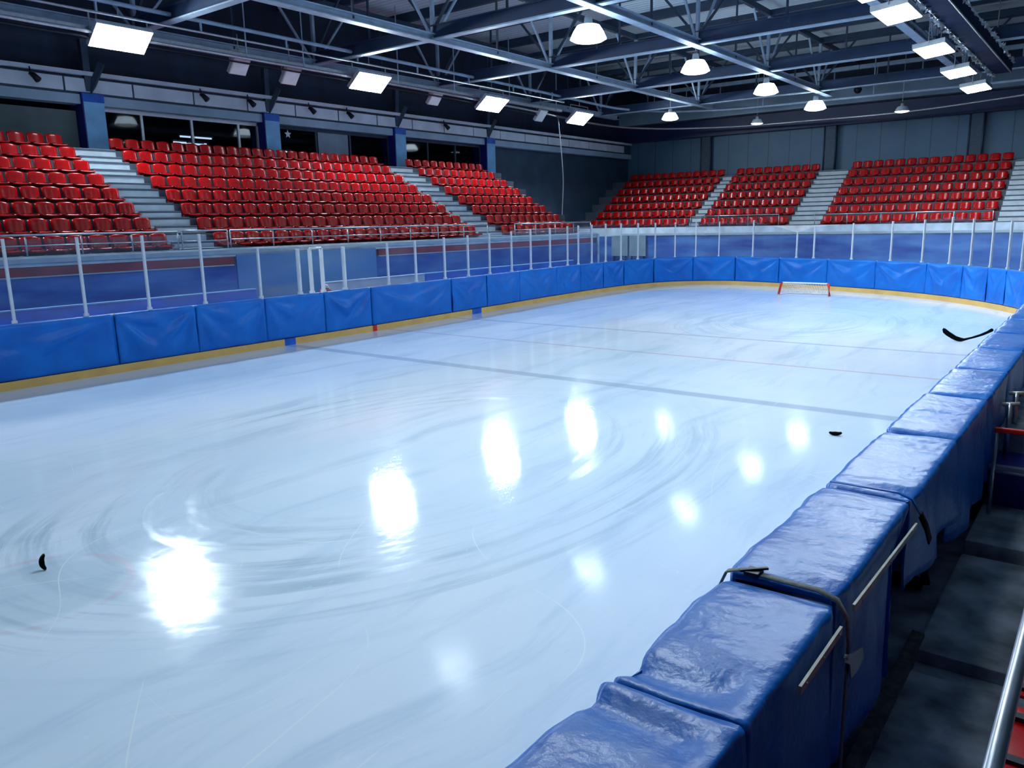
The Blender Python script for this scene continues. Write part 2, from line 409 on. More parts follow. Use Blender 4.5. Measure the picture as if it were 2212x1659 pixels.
HT = [(0,2.82),(12.1,2.81),(13.4,2.46),(15,2.36),(17.8,2.42),(20,2.5),(24,2.62),(28,2.74),(31,2.8),(36,2.76),(38.43,2.8),(40.4,2.3),(40.7,2.3),(41.4,2.52),(43.1,2.62),(46.3,2.72),(47.6,2.8),(49.6,2.66),(60,2.62)]
def ht(s):
    for (a, x), (b, y) in zip(HT, HT[1:]):
        if a <= s <= b: return x + (y-x)*(s-a)/(b-a)
    return 2.7
for s in POST:
    P, T, Nn = at(s); gate = 14.6 < s < 16.3
    wd = .11 if gate else .06
    c = P - Nn*.06; z1 = ht(s)
    a = Vector((c.x, c.y, 1.2)); b = Vector((c.x, c.y, z1))
    mb = MB(); mb.bar(a, b, wd, .045, (T.x, T.y, 0))
    # short clamp foot that grips the cap rail
    mb.bar(a, a + Vector((0,0,.09)), wd+.03, .075, (T.x, T.y, 0))
    o = bpart(mb, 'gate_post' if gate else 'glass_post', WHITEP if gate else ALU)
    if gate: tag(o, 'thick white gate post')
for s0, s1 in zip(POST, POST[1:]):
    if s1-s0 < .45 and s0 < 16: continue
    rows = []
    for s in (s0+.03, s1-.03):
        pass
    mb = MB()
    a = Vector(off(s0, -.06, 1.21)); b = Vector(off(s1, -.06, 1.21)); d = (b-a).normalized(); a += d*.03; b -= d*.03
    za = min(ht(s0), ht(s1)) - .02
    nn = Vector((d.y, -d.x, 0))*.006
    vs = [a+nn, b+nn, Vector((b.x,b.y,ht(s1)-.02))+nn, Vector((a.x,a.y,ht(s0)-.02))+nn, a-nn, b-nn, Vector((b.x,b.y,ht(s1)-.02))-nn, Vector((a.x,a.y,ht(s0)-.02))-nn]
    mb.add(vs, [(0,1,2,3),(7,6,5,4),(0,4,5,1),(1,5,6,2),(2,6,7,3),(3,7,4,0)])
    bpart(mb, 'glass_pane', GLASS)
g = MB(); g.tube([off(15.05,-.06,2.37), off(15.42,-.06,2.38)], .025); bpart(g, 'gate_crossbar', ALU)

# ------------------------------------------------------------------ padded covers hung over the far boards
def drape(u, v, seed, amp=1.0):
    """fold depth: swags fanning out of the two top corners, v=0 bottom, v=1 top"""
    d = 0.0
    for cu, sg in ((0.0,1),(1.0,-1)):
        du = (u-cu)*sg; dv = 1-v; r = math.hypot(du*1.5, dv); ang = math.atan2(dv, du*1.5+1e-4)
        d += math.sin(ang*9 + seed*1.7 + cu*2)*.05*math.exp(-((r-.62)/.42)**2)*max(0, 1-abs(ang-.8)*.95)
    for cu, sg in ((0.0,1),(1.0,-1)):
        du = (u-cu)*sg; r = math.hypot(du*1.6, 1-v); ang = math.atan2(1-v, du*1.6+1e-4)
        d += .03*(1-abs(math.sin(ang*5.2+seed+cu)))**5*math.exp(-((r-.6)/.38)**2)*max(0, 1-abs(ang-.75)*1.1)
    d += .014*noise.noise((u*2.2+seed, v*1.6, seed*.3)) + .008*noise.noise((u*7, v*5, seed))
    return d*amp
SEAM = [6.0,9.83,11.67,13.5,15.33,17.0,20.51,22.37,24.32,26.82,28.55,30.29,31.84,33.8,35.79,37.67,39.81,42.14,44.31,46.63,48.4,49.7,50.72,52.2]
pads_left = [k for k in range(len(SEAM)-1)]
for k in range(len(SEAM)-1):
    a, b = SEAM[k]+.007, SEAM[k+1]-.007
    nu = 44; rows = []
    prof_v = [i/20 for i in range(21)]
    amp = [1.2,1.5,1.1,.7,1.3,1.0,1.5,1.0,.9][k % 9]
    for iu in range(nu+1):
        u = iu/nu; s = a+(b-a)*u
        edge = math.exp(-min(u,1-u)*(b-a)*38)
        r = []
        for v in prof_v:
            z = .185 + v*(1.19-.185); dd = .065 + drape(u, v, k*3.1, amp) - .02*edge
            if v == 0: dd = max(.05, dd-.015)
            r.append(off(s, max(.03, dd), z + (.012*noise.noise((u*3, k*2.2, 1)) if v == 0 else 0)))
        for ddx, zz in ((.05,1.222),(.0,1.236),(-.02,1.238)):
            r.append(off(s, ddx - .02*edge, zz + .008*noise.noise((u*5+k, 2, 3)) - .015*edge))
        rows.append(r)
    mb = MB(); mb.grid(rows, True)
    o = mb.build('board_pad', VIN, solid=-.012)
    if k == 0: lab = 'blue padded cover on the left boards, cut by the left frame edge'
    elif k < 5: lab = f'blue padded cover on the left boards, {ORD[k]} from the left frame edge'
    elif k == 5: lab = 'long blue padded cover on the left boards above the red mark'
    elif k < 10: lab = f'blue padded cover on the left boards, {ORD[k-6]} beyond the one over the red mark'
    else: lab = f'blue padded cover on the curved far end boards, {ORD[k-10]} from their left corner'
    tag(o, lab, 'padded cover', 'blue padded covers over the far boards')

# ------------------------------------------------------------------ near boards on the right, with their thick strapped pads
nb = empty('near_rink_barrier', (-1.1, 10, 0)); tag(nb, 'near rink boards under dark blue pads running up the right side', 'rink barrier')
def npart(mb, name, m, **k):
    o = mb.build(name, m, None, **k); o.parent = nb; o.matrix_parent_inverse = Matrix.Translation(nb.location).inverted(); return o
npart(MB().box((-1.33,-1,.0),(-1.22,27,1.1)), 'board_wall', BLUP)
npart(MB().box((-1.36,-1,0.0),(-1.331,26,.165)), 'kick_plate', YEL)
for y in (1.2, 2.5, 3.45, 4.9, 6.5, 8.2, 9.9, 11.6, 13.3, 15.0, 17, 19):
    m_ = MB(); m_.box((-1.22,y-.04,0),(-.98,y+.04,.08)); m_.bar((-1.2,y,1.0),(-.95,y,.05),.05,.05); m_.box((-1.2,y-.03,1.0),(-.9,y+.03,1.06)); npart(m_, 'brace', DARKM)
npart(MB().box((-.88,.5,0),(-.80,5.6,.09)), 'base_beam', mat('grey_timber', (92,96,92), .8, 0, .3, 14), bevel=.006)

NS = [.55,2.33,3.45,5.03,6.7,8.35,9.95,11.6,13.25,14.9,16.5,18.3,20.2]
def near_pad(k, y0, y1):
    a, b = y0+.006, y1-.006
    nt = max(24, int((b-a)*26)); rows = []
    # profile: inner face up, rounded top, outer face down
    zt = 1.215 + (.018 if k == 2 else 0) + (.012 if k in (0,) else 0)
    zo = (.62 if k % 3 == 0 else .34) if k > 0 else .2
    prof = []
    xi, xo = -1.385, -.835; RI, RO = .05, .032
    for i in range(6): prof.append((xi, .18 + (zt-.1-.18)*i/5))
    for i in range(1,6): t = PI-i*PI/2/5; prof.append((xi+RI+math.cos(t)*RI, zt-RI+math.sin(t)*RI))
    for i in range(1,11): prof.append((xi+RI+(xo-xi-RI-RO)*i/10.5, zt))
    for i in range(1,6): t = PI/2-i*PI/2/5; prof.append((xo-RO+math.cos(t)*RO, zt-RO+math.sin(t)*RO))
    for i in range(1,11): prof.append((xo, zt-RO-(zt-RO-zo)*i/10))
    n = len(prof)
    for it in range(nt+1):
        t = it/nt; y = a+(b-a)*t; dist = min(y-a, b-y)
        edge = math.exp(-dist*16); e2 = math.exp(-dist*5)
        r = []
        for j, (x, z) in enumerate(prof):
            top = 11 <= j <= 25; outer = j > 25; inner = j < 6
            yy = y
            if outer and k == 2: yy = min(y, 4.45 + .5*max(0, z-(zt-.16))/.16)
            w1 = noise.noise((x*3.0+k*5, y*2.2, z*3)); w2 = noise.noise((x*2+k, y*9.0, z*2.2+7)); w3 = noise.noise((x*9, y*16, z*9))
            d = (.010 if top else .016)*w1 + .008*w2*(1+1.2*e2) + .0025*w3
            d += .018*math.sin(dist*34 + x*5)*e2*math.exp(-dist*3)*(.5+.5*noise.noise((x*4,k*3,0)))
            d -= .045*edge
            if k == 1 or k == 0:       # slumped fold where the two nearest pads meet
                dd = (y-2.33) if k == 1 else (2.33-y)
                sag = math.exp(-((dd-.16-.25*max(0,(x+1.1)))/.1)**2)
                d += -.035*sag*(1 if x < -.95 else .4) + .03*math.exp(-(dd/.09)**2)
            nx, nz = (0,1) if top else ((1,0) if outer else (-1,0))
            if 6 <= j < 11 or 21 <= j <= 25:
                rd = RI if j < 11 else RO; c0 = xi+RI if j < 11 else xo-RO; v = Vector((x-c0, z-(zt-rd))).normalized(); nx, nz = v.x, v.y
            px, pz = x+nx*d, z+nz*d
            if outer:
                hem = (zt-z)/(zt-zo)
                px += .03*hem*math.sin(y*7+k*2)*(.4 if k < 2 else 1) + .02*hem
                if j == n-1: pz += .05*noise.noise((y*3, k, 2))
            r.append((px, yy, pz))
        rows.append(r)
    mb = MB(); mb.grid(rows, True)
    o = mb.build('board_pad', VINN, solid=-.014)
    return o
nl = {0:'nearest dark blue vinyl pad on the near boards, cut by the bottom frame edge',
      1:'dark blue vinyl pad on the near boards just before the grey strap',
      2:'dark blue vinyl pad on the near boards just beyond the grey strap'}
for k in range(len(NS)-1):
    o = near_pad(k, NS[k], NS[k+1])
    tag(o, nl.get(k, f'dark blue vinyl pad on the near boards, {ORD[k-3]} beyond the hanging black strap end' if k < 11 else 'farthest dark blue vinyl pad on the near boards at the frame edge'),
        'padded cover', 'dark blue pads strapped over the near boards')

def ribbon(name, pts, width_dir, wd, th, m):
    mb = MB(); P = [Vector(p) for p in pts]; W = Vector(width_dir).normalized(); rows = []
    for i, p in enumerate(P):
        d = (P[min(i+1,len(P)-1)]-P[max(i-1,0)]).normalized(); nrm = d.cross(W).normalized()
        rows.append([p+W*wd/2+nrm*th/2, p-W*wd/2+nrm*th/2, p-W*wd/2-nrm*th/2, p+W*wd/2-nrm*th/2, p+W*wd/2+nrm*th/2])
    mb.grid(rows, True); n = len(mb.v); mb.add(rows[0][:4], [(0,1,2,3)]); mb.add(rows[-1][:4], [(0,1,2,3)])
    return mb
zt = 1.235
# grey webbing strap over the second joint, with buckle and hanging tail
st = empty('tie_down_strap', (-1.1,3.45,zt)); tag(st, 'grey webbing strap tied across the nearest blue pads', 'strap')
sp = [(-1.41,3.46,.55),(-1.41,3.46,.9),(-1.405,3.46,1.13),(-1.37,3.455,1.215),(-1.3,3.45,zt+.008),(-1.1,3.45,zt+.004),(-.93,3.45,zt+.004),(-.85,3.45,1.212),(-.805,3.45,1.14),(-.79,3.45,1.02),(-.79,3.45,.8),(-.785,3.43,.4),(-.78,3.42,.06)]
o = ribbon('webbing', sp, (0,1,0), .045, .006, STRAP).build('webbing', STRAP); o.parent = st; o.matrix_parent_inverse = Matrix.Translation(st.location).inverted()
mb = MB(); mb.box((-1.27,3.41,zt),(-1.20,3.49,zt+.022)); mb.bar((-1.29,3.41,zt+.02),(-1.18,3.49,zt+.03),.02,.012); o = mb.build('buckle', DARKM, bevel=.004); o.parent = st; o.matrix_parent_inverse = Matrix.Translation(st.location).inverted()
# cream battens screwed along the outside
for i, (ya, yb, lab) in enumerate(((2.75,3.30,'short cream batten on the near boards before the grey strap'),(3.49,4.86,'long cream batten on the near boards beyond the grey strap'))):
    mb = MB(); mb.bar((-.79,ya,1.155 if i == 0 else 1.175),(-.79,yb,1.155 if i == 0 else 1.115),.012,.035)
    for t in (.1,.5,.9): mb.tube([(-.785,ya+(yb-ya)*t,1.16-(.03*t if i else 0)),(-.778,ya+(yb-ya)*t,1.16-(.03*t if i else 0))], .006, 6)
    tag(mb.build('batten', PALEB), lab, 'batten', 'cream battens on the near boards')
mb = MB(); mb.prism([(3.30,1.03),(3.62,.93),(3.66,.86),(3.56,.84),(3.44,.86),(3.40,.95),(3.30,1.01)], 'x', -.775, -.767); mb.tube([(-.785,3.33,1.02),(-.76,3.33,1.02)], .012, 8)
tag(mb.build('hinge_plate', STEEL), 'small grey metal plate fixed behind the hanging strap', 'metal plate')
# black strap end hanging from the third joint
hs = [(-1.33,5.03,zt+.004),(-1.1,5.03,zt+.006),(-.93,5.03,zt+.006),(-.85,5.02,1.215),(-.80,5.03,1.13),(-.775,5.12,1.02),(-.765,5.22,.90)]
o = ribbon('strap', hs[:5], (0,1,0), .03, .006, VINN).build('hanging_strap', VINN); tag(o, 'blue strap with black end hanging off the near boards', 'strap')
o2 = ribbon('strap_end', hs[4:], (0,1,.3), .07, .01, RUBBER).build('strap_end', RUBBER); o2.parent = o
# ------------------------------------------------------------------ spectator walkway by the near boards
def slab(name, y0, y1, z, m=CONC_D):
    mb = MB(); mb.box((-.82,y0,-.03),(.9,y1,z)); return struct(mb.build(name, m, bevel=.008))
slab('walkway_slab', -.5, 5.18, .02); slab('walkway_slab', 5.40, 7.28, .06); slab('walkway_slab', 7.40, 8.5, .14)
struct(MB().box((-.79,8.5,0),(.9,13,.50)).build('walkway_platform', NAVY)); struct(MB().box((-.80,8.47,.50),(.9,8.55,.535)).build('platform_nosing', STEEL))
slab('walkway_slab', 9.2, 16, .72)
bar_ = empty('walkway_barrier', (-.6,8.2,.14)); tag(bar_, 'small steel barrier with red top rail beside the near boards', 'barrier')
def lp(par, mb, name, m, **k):
    o = mb.build(name, m, None, **k); o.parent = par; o.matrix_parent_inverse = Matrix.Translation(par.location).inverted(); return o
lp(bar_, MB().bar((-.76,8.2,.955),(.2,8.2,.955),.05,.045), 'top_rail', REDN, bevel=.01)
lp(bar_, MB().tube([(-.74,8.2,.14),(-.74,8.2,.94)],.018), 'post', STEEL); lp(bar_, MB().tube([(-.45,8.2,.14),(-.45,8.2,.94)],.018), 'post', STEEL)
lp(bar_, MB().tube([(-.74,8.2,.56),(.2,8.2,.56)],.014), 'mid_rail', STEEL)
for i, y in enumerate((8.95, 9.55)):
    t_ = empty('clamp_post', (-.79,y,.5)); tag(t_, ['grey pipe post with clamp, beside the red rail','grey pipe post with clamp, farther behind the red rail'][i], 'post')
    lp(t_, MB().tube([(-.72,y,.5),(-.72,y,1.06)],.022), 'pipe', STEEL); lp(t_, MB().tube([(-.79,y,1.04),(-.64,y,1.06)],.02), 'clamp', PALEB)

# ------------------------------------------------------------------ moulded seats
def seat_meshes():
    W = .448
    def shell(prof, narrow):
        rows = []
        for i, (x, z) in enumerate(prof):
            r = []
            for j in range(9):
                u = j/8*2-1; hw = W/2*narrow[i]
                r.append((x + .035*(1-u*u)*(1 if narrow is NB else 0) - (.02*(u*u) if narrow is NB else 0), u*hw, z + (.018*(u*u)-.012 if narrow is NP else -.028*u**4*(i >= len(prof)-2))))
            rows.append(r)
        return rows
    NP = [.90,.97,1,1,.98]; pan = [(.315,.085),(.31,.118),(.26,.132),(.12,.128),(.0,.14)]
    NB = [.93,.97,1,1.0,1.0,.98,.93,.84]; back = [(.0,.105),(-.01,.15),(-.028,.22),(-.045,.30),(-.058,.36),(-.068,.40),(-.08,.422),(-.105,.432)]
    a = MB(); a.grid(shell(pan, NP)); b = MB(); b.grid(shell(back, NB))
    c = MB(); c.box((-.02,-.17,0),(.02,-.13,.155)); c.box((-.02,.13,0),(.02,.17,.155)); c.bar((.0,-.15,.13),(.3,-.15,.13),.04,.03); c.bar((.0,.15,.13),(.3,.15,.13),.04,.03); c.box((-.03,-.2,0),(.06,.2,.02))
    d = MB(); d.box((.02,-.2525,.02),(.10,.2525,.10))
    return a, b, c, d
a, b, c, d_ = seat_meshes()
proto = empty('stadium_seat')
sp_ = a.build('seat_pan', RED, proto, solid=-.012); sb_ = b.build('backrest', RED, proto, solid=-.012); sc_ = c.build('support_bracket', BRACK, proto); sd_ = d_.build('mounting_beam', BEAMR, proto)
proto_data = (sp_.data, sb_.data, sc_.data, sd_.data)

RISE, RUN = .41, .737
LX = lambda r: -19.62 - RUN*r           # left stand: backrest line
LZ = lambda r: 2.405 + RISE*r           # left stand: tread height
EY = lambda r: 40.0 + .79*r             # end stand
EZ = lambda r: 2.52 + .455*r
seats = []      # (dist, location, rotz, label, group)
def left_block(y0, y1, label, rev):
    n = int(round((y1-y0)/.505)); p = (y1-y0)/n
    for r in range(8):
        for k in range(n):
            y = y0+(k+.5)*p
            loc = (LX(r), y, LZ(r)); q = proj((loc[0], loc[1], loc[2]+.3))
            if q[0] < -25: continue
            if label.startswith('L') and r == 0 and k == n-1: pass
            kk = (n-1-k) if rev else k
            nm = {'L':'block at the photo\'s left edge','M':'long middle block','R':'block past the second aisle'}[label]
            seats.append((q[2], loc, 0, f'red moulded seat, {ORD[kk]} from the aisle, {ORD[r]} row up, {nm}', 'red seats of the left stand'))
left_block(5.45, 11.0, 'L', True); left_block(12.3, 23.4, 'M', False); left_block(24.95, 30.2, 'R', False)
def end_block(x0, x1, label, n, rmax=7):
    p = (x1-x0)/n
    for r in range(rmax):
        for k in range(n):
            loc = (x0+(k+.5)*p, EY(r), EZ(r)); q = proj((loc[0], loc[1], loc[2]+.3))
            if q[0] > 2240: continue
            seats.append((q[2], loc, -PI/2, f'red moulded seat, {ORD[k]} from its left aisle, {ORD[r]} row up, {label}', 'red seats of the end stand'))
end_block(-24.9,-18.7,'far corner block',12); end_block(-18.05,-13.35,'far block left of stairs',9); end_block(-11.75,-4.5,'far block right of stairs',14); end_block(-3.3,-1.3,'rightmost far block',4)
# near seats on the walkway, seen from above past the tube rail
near = [((.11,2.08,.86),'glossy red seat at the bottom right corner behind the tube rail'),((.11,2.62,.86),'second glossy red seat up from the bottom right corner'),
        ((.11,3.16,.86),'third glossy red seat up from the bottom right corner'),((.11,3.70,.86),'fourth glossy red seat up the right frame edge'),
        ((-.30,9.5,.74),'red seat on the platform behind the red top rail')]
for loc, lab in near: seats.append((proj(loc)[2]-50, loc, PI, lab, 'red seats beside the near boards'))
seats.sort(key=lambda t: t[0])
SINGLE = 300
first = True
for d, loc, rz, lab, grp in seats[:SINGLE]:
    if first: r_ = proto; first = False
    else: r_ = copy_tree(proto)
    r_.location = loc; r_.rotation_euler = (0,0,rz)
    tag(r_, lab, 'seat', grp)
rest = seats[SINGLE:]
bm = bmesh.new()
for d, loc, rz, lab, grp in rest:
    for mi, me in enumerate(proto_data):
        n0 = len(bm.verts); f0 = len(bm.faces)
        bm.from_mesh(me); bm.verts.ensure_lookup_table(); bm.faces.ensure_lookup_table()
        bmesh.ops.transform(bm, matrix=Matrix.Translation(loc) @ Matrix.Rotation(rz, 4, 'Z'), verts=bm.verts[n0:])
        for f in bm.faces[f0:]: f.material_index = (0,0,1,2)[mi]
me = bpy.data.meshes.new('distant_seats'); bm.to_mesh(me); bm.free(); me.materials.append(RED); me.materials.append(BRACK); me.materials.append(BEAMR)
o = bpy.data.objects.new('distant_seats', me); COL.objects.link(o)
tag(o, 'rows of small red seats filling the far end stand', 'seats', None, 'stuff')
# plinth the near seats stand on
struct(MB().box((.0,1.2,0),(.9,4.6,.86)).build('seat_plinth', NAVY))
tr_ = empty('tube_rail', (-.12,2.5,1.5)); tag(tr_, 'shiny metal tube handrail at the bottom right corner', 'handrail')
lp(tr_, MB().tube([(-.125,1.0,1.5),(-.125,3.3,1.5),(-.11,3.42,1.5),(-.02,3.5,1.5),(.2,3.5,1.5)], .023, 14), 'rail', STEEL)
lp(tr_, MB().tube([(.2,3.5,.0),(.2,3.5,1.5)], .02, 10), 'post', STEEL)

# ------------------------------------------------------------------ left stand terrace, aisles, front wall, railing, red strip
Y0, Y1 = -1.0, 31.0
prof = [(-18.95, 0.0)]
x = -18.95
prof.append((x, LZ(0)))
for r in range(1,8):
    xx = LX(r)+.43; prof.append((xx, LZ(r-1))); prof.append((xx, LZ(r)))
prof.append((-26.4, LZ(7))); prof.append((-26.4, 0))
TERR = mat('terrace_concrete_shaded', (74,82,98), .75, 0, .15, 2.5, .2, 30)  # darker than the bare concrete: seat shadow put into the colour
struct(MB().prism(prof, 'y', Y0, Y1).build('terrace_left', TERR))
struct(MB().box((-18.949,Y0,2.18),(-18.925,Y1,2.40)).build('trim_1', CONC))
tr = MB(); tr.box((-18.94,Y0,2.26),(-18.86,Y1,2.36)); struct(tr.build('trim_1', STEPM))
NOSE = mat('dark_step_nosing', (70,82,98), .6, 0, .1)
def aisle(y0, y1):
    mb = MB()
    for r in range(0,8):
        xf = LX(r)+.43
        if r > 0: mb.box((xf+.005,y0,LZ(r-1)+.001),(xf+.34,y1,LZ(r-1)+RISE/2))
        mb.box((xf-.34,y0,LZ(r)-(RISE/2 if r else 0)),(xf+.004,y1,LZ(r)+.03)); mb.cur = 1; mb.box((xf+.004,y0,LZ(r)-.035),(xf+.012,y1,LZ(r)+.022))
        if r > 0: mb.box((xf+.34,y0,LZ(r-1)+RISE/2-.055),(xf+.348,y1,LZ(r-1)+RISE/2-.005))
        mb.cur = 0
    return mb
for (ya, yb) in ((11.05,12.25),(23.45,24.9)): struct(aisle(ya, yb).build('aisle_steps', [STEPM, NOSE]))
# red strip boards fixed to the terrace front
for i, (ya, yb, lab) in enumerate(((3.0,12.36,'dark red strip board on the terrace front under the nearest seat block'),(17.6,30.6,'dark red strip board on the terrace front beyond the gate'))):
    mb = MB(); mb.box((-18.945,ya,1.98),(-18.89,yb,2.17)); o = mb.build('banner', REDBAND, bevel=.004); tag(o, lab, 'banner', 'red strip boards on the terrace front')
    e_ = MB().box((-18.945,ya,1.945),(-18.885,yb,1.975)).build('lower_edge', STEPM); e_.parent = o; tag(e_, 'white lower edge')
struct(MB().box((-18.965,Y0,0.0),(-18.951,Y1,1.93)).build('wall_front', BLUWALL))
struct(MB().box((-18.951,Y0,0.0),(-18.93,Y1,1.94)).build('wall_front', BLUWALL))
struct(MB().box((-18.96,12.45,0.0),(-18.90,17.5,2.22)).build('wall_front', mat('blue_grey_wall',(66,122,190),.4,0,.2,1.2,stretch=(.4,.4,1),rgb2=(110,152,198))))
# low walls behind the boards (team bench fronts)
def low(ya, yb, m, lab, name, h=1.36):
    mb = MB(); mb.box((-17.72,ya,0),(-17.62,yb,h)); o = mb.build(name, m, bevel=.01)
    cap = MB().box((-17.75,ya,h),(-17.59,yb,h+.03)).build('cap', LBLU if m is not WHITEP else m); cap.parent = o
    tag(o, lab, 'bench wall'); return o
BENCHB = mat('bench_blue', (6,112,224), .4, 0, .15, 2)
low(-1, 12.1, BENCHB, 'low blue bench wall behind the nearest glass panes', 'bench_wall')
low(14.3, 18.35, WHITEP, 'low white bench wall behind the glass beside the gate', 'bench_wall')
low(18.4, 27, BENCHB, 'low blue bench wall behind the glass beyond the white one', 'bench_wall')
# small red bundle behind the gate
mb = MB(); mb.lathe([(.0,0),(.13,.02),(.17,.1),(.15,.2),(.09,.28),(.0,.30)], 14, (-17.2,14.0,1.02)); o = mb.build('bundle', REDN); tag(o, 'small red and white bundle seen behind the gate', 'bundle')
mb = MB(); mb.lathe([(.0,.36),(.06,.34),(.10,.29),(.11,.22),(.1,.2),(.0,.2)], 12, (-17.2,14.0,1.02)); c_ = mb.build('white_top', WHITEP); c_.parent = o
tag(MB().box((-17.35,13.7,0),(-17.05,14.25,1.03)).build('storage_box', NAVY, bevel=.02), 'dark blue box behind the gate under the red bundle', 'box')

# front railing of the left stand
def railing(name, a, b, z0, z1, step, lab, axis='y', mid=True):
    e = empty(name, a); tag(e, lab, 'railing')
    A = Vector(a); B = Vector(b); n = max(1, int(round((B-A).length/step)))
    lp(e, MB().tube([(A.x,A.y,z1),(B.x,B.y,z1)], .024), 'top_rail', STEEL)
    if mid: lp(e, MB().tube([(A.x,A.y,(z0+z1)/2),(B.x,B.y,(z0+z1)/2)], .014), 'mid_rail', STEEL)
    for i in range(n+1):
        p = A.lerp(B, i/n); lp(e, MB().tube([(p.x,p.y,z0),(p.x,p.y,z1)], .018), 'post', STEEL)
    return e
railing('railing', (-19.02,5.0,0),(-19.02,10.9,0), LZ(0), 2.865, 1.2, 'pipe railing in front of the seat block at the left edge')
railing('railing', (-19.02,12.4,0),(-19.02,23.3,0), LZ(0), 2.87, 1.36, 'long pipe railing in front of the middle seat block')
railing('railing', (-19.02,25.0,0),(-19.02,30.6,0), LZ(0), 2.87, 1.4, 'pipe railing in front of the block past the second aisle')
railing('railing', (-19.0,11.0,0),(-19.0,12.3,0), 2.36, 2.88, 1.3, 'short dark gate railing at the foot of the nearest stairs', mid=True)

# ------------------------------------------------------------------ end stand
prof = [(38.6, 0.0), (38.6, EZ(0))]
for r in range(1,7):
    yy = EY(r)-.43; prof.append((yy, EZ(r-1))); prof.append((yy, EZ(r)))
prof.append((46.6, EZ(6))); prof.append((46.6, 0))
def P2(): 
    mb = MB(); n = len(prof); xs = (-26.4, 6.0)
    vs = [(xs[0],y,z) for y,z in prof]+[(xs[1],y,z) for y,z in prof]
    return mb.add(vs, [tuple(range(n)), tuple(range(2*n-1,n-1,-1))]+[(i,n+i,n+(i+1)%n,(i+1)%n) for i in range(n)])
struct(P2().build('terrace_end', TERR))
struct(MB().box((-26,38.575,2.06),(6,38.599,2.51)).build('trim_2', CONC))
def aisle_e(x0, x1):
    mb = MB()
    for r in range(7):
        yf = EY(r)-.43
        if r > 0: mb.box((x0,yf-.36,EZ(r-1)+.001),(x1,yf-.005,EZ(r-1)+.23))
        mb.box((x0,yf-.004,EZ(r)-(.22 if r else 0)),(x1,yf+.36,EZ(r)+.03)); mb.cur = 1; mb.box((x0,yf-.014,EZ(r)-.04),(x1,yf-.004,EZ(r)+.022))
        if r > 0: mb.box((x0,yf-.37,EZ(r-1)+.17),(x1,yf-.36,EZ(r-1)+.225))
        mb.cur = 0
    return mb
for xa, xb in ((-18.66,-18.1),(-13.3,-11.8),(-4.4,-3.35)): struct(aisle_e(xa, xb).build('aisle_steps', [STEPM, NOSE]))
struct(MB().box((-26,38.55,0),(6,38.599,2.05)).build('wall_front_end', BLUWALL))
struct(MB().box((-22.0,38.49,2.1),(6,38.6,2.2)).build('trim_2', STEPM))
railing('railing', (-18.0,38.75,0),(-13.4,38.75,0), EZ(0), 3.04, 1.5, 'pipe railing before the far block left of the stairs', mid=False)
railing('railing', (-11.7,38.75,0),(-4.45,38.75,0), EZ(0), 3.0, 1.45, 'pipe railing before the far block right of the stairs', mid=False)
for i, (xa, xb) in enumerate(((-22.5,-21.5),(-21.4,-20.4))):
    tag(MB().box((xa,38.38,1.0),(xb,38.44,2.1)).build('panel_board', GREYP, bevel=.01), ['grey panel board behind the far corner glass, left of the pair','grey panel board behind the far corner glass, right of the pair'][i], 'panel board', 'grey panel boards behind the far corner glass')
    MBx = MB().box((xa+.1,38.4,0),(xa+.16,38.46,1.0)); MBx.box((xb-.16,38.4,0),(xb-.1,38.46,1.0)); lg = MBx.build('leg', DARKM); lg.parent = [q for q in COL.objects if q.name.startswith('panel_board')][-1]

# ------------------------------------------------------------------ left wall: pillars, fascia, windows, dark room behind
XW = -25.9
PY = [5.85, 12.3, 18.75, 25.35, 31.6]
ZS = LZ(7)+.02
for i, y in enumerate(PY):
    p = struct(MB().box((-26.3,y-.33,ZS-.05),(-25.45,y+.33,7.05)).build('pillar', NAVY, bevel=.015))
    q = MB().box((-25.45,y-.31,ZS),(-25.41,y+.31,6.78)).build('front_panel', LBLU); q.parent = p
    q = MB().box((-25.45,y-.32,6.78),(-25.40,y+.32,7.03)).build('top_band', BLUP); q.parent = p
    br = MB(); br.bar((-25.7,y,7.0),(-25.35,y+.35,7.95),.14,.16); br.bar((-25.7,y,7.0),(-25.5,y-.1,8.6),.2,.2); q = br.build('bracket', TRUSSD); q.parent = p
# fascia: lit panels between dark joints, with a pipe above and a beam below
fa = MB(); fa.box((-26.0,-1,7.02),(-25.62,46,7.52)); fas = struct(fa.build('trim_3', TRUSSD))
ys = [(-1+2.1*k, -1+2.1*k+2.04) for k in range(22)]
pm = MB()
for a_, b_ in ys: pm.box((-25.62,a_,7.08),(-25.585,b_,7.47))
q = pm.build('panel', FASC); q.parent = fas
q = MB().box((-25.75,-1,7.56),(-25.5,46,7.68)).build('ledge', FASC); q.parent = fas
q = MB().box((-26.0,-1,6.72),(-25.55,46,7.0)).build('lintel', mat('grey_lintel',(150,176,200),.55,0,.1,1)); q.parent = fas
struct(MB().box((-26.3,-1,7.5),(-26.0,46,12)).build('wall_left', WALLDK))
struct(MB().box((-26.3,31.9,2),(-25.95,46.5,7.6)).build('wall_left', mat('dark_teal_wall',(44,70,92),.6,0,.15,1))) 
struct(MB().box((-26.3,6.2,5),(-25.9,11.95,6.55)).build('wall_left', mat('grey_green_wall',(84,100,104),.6,0,.12,1)))
struct(MB().box((-26.3,31,0),(-18.9,31.15,2.36)).build('wall_front', CONC))
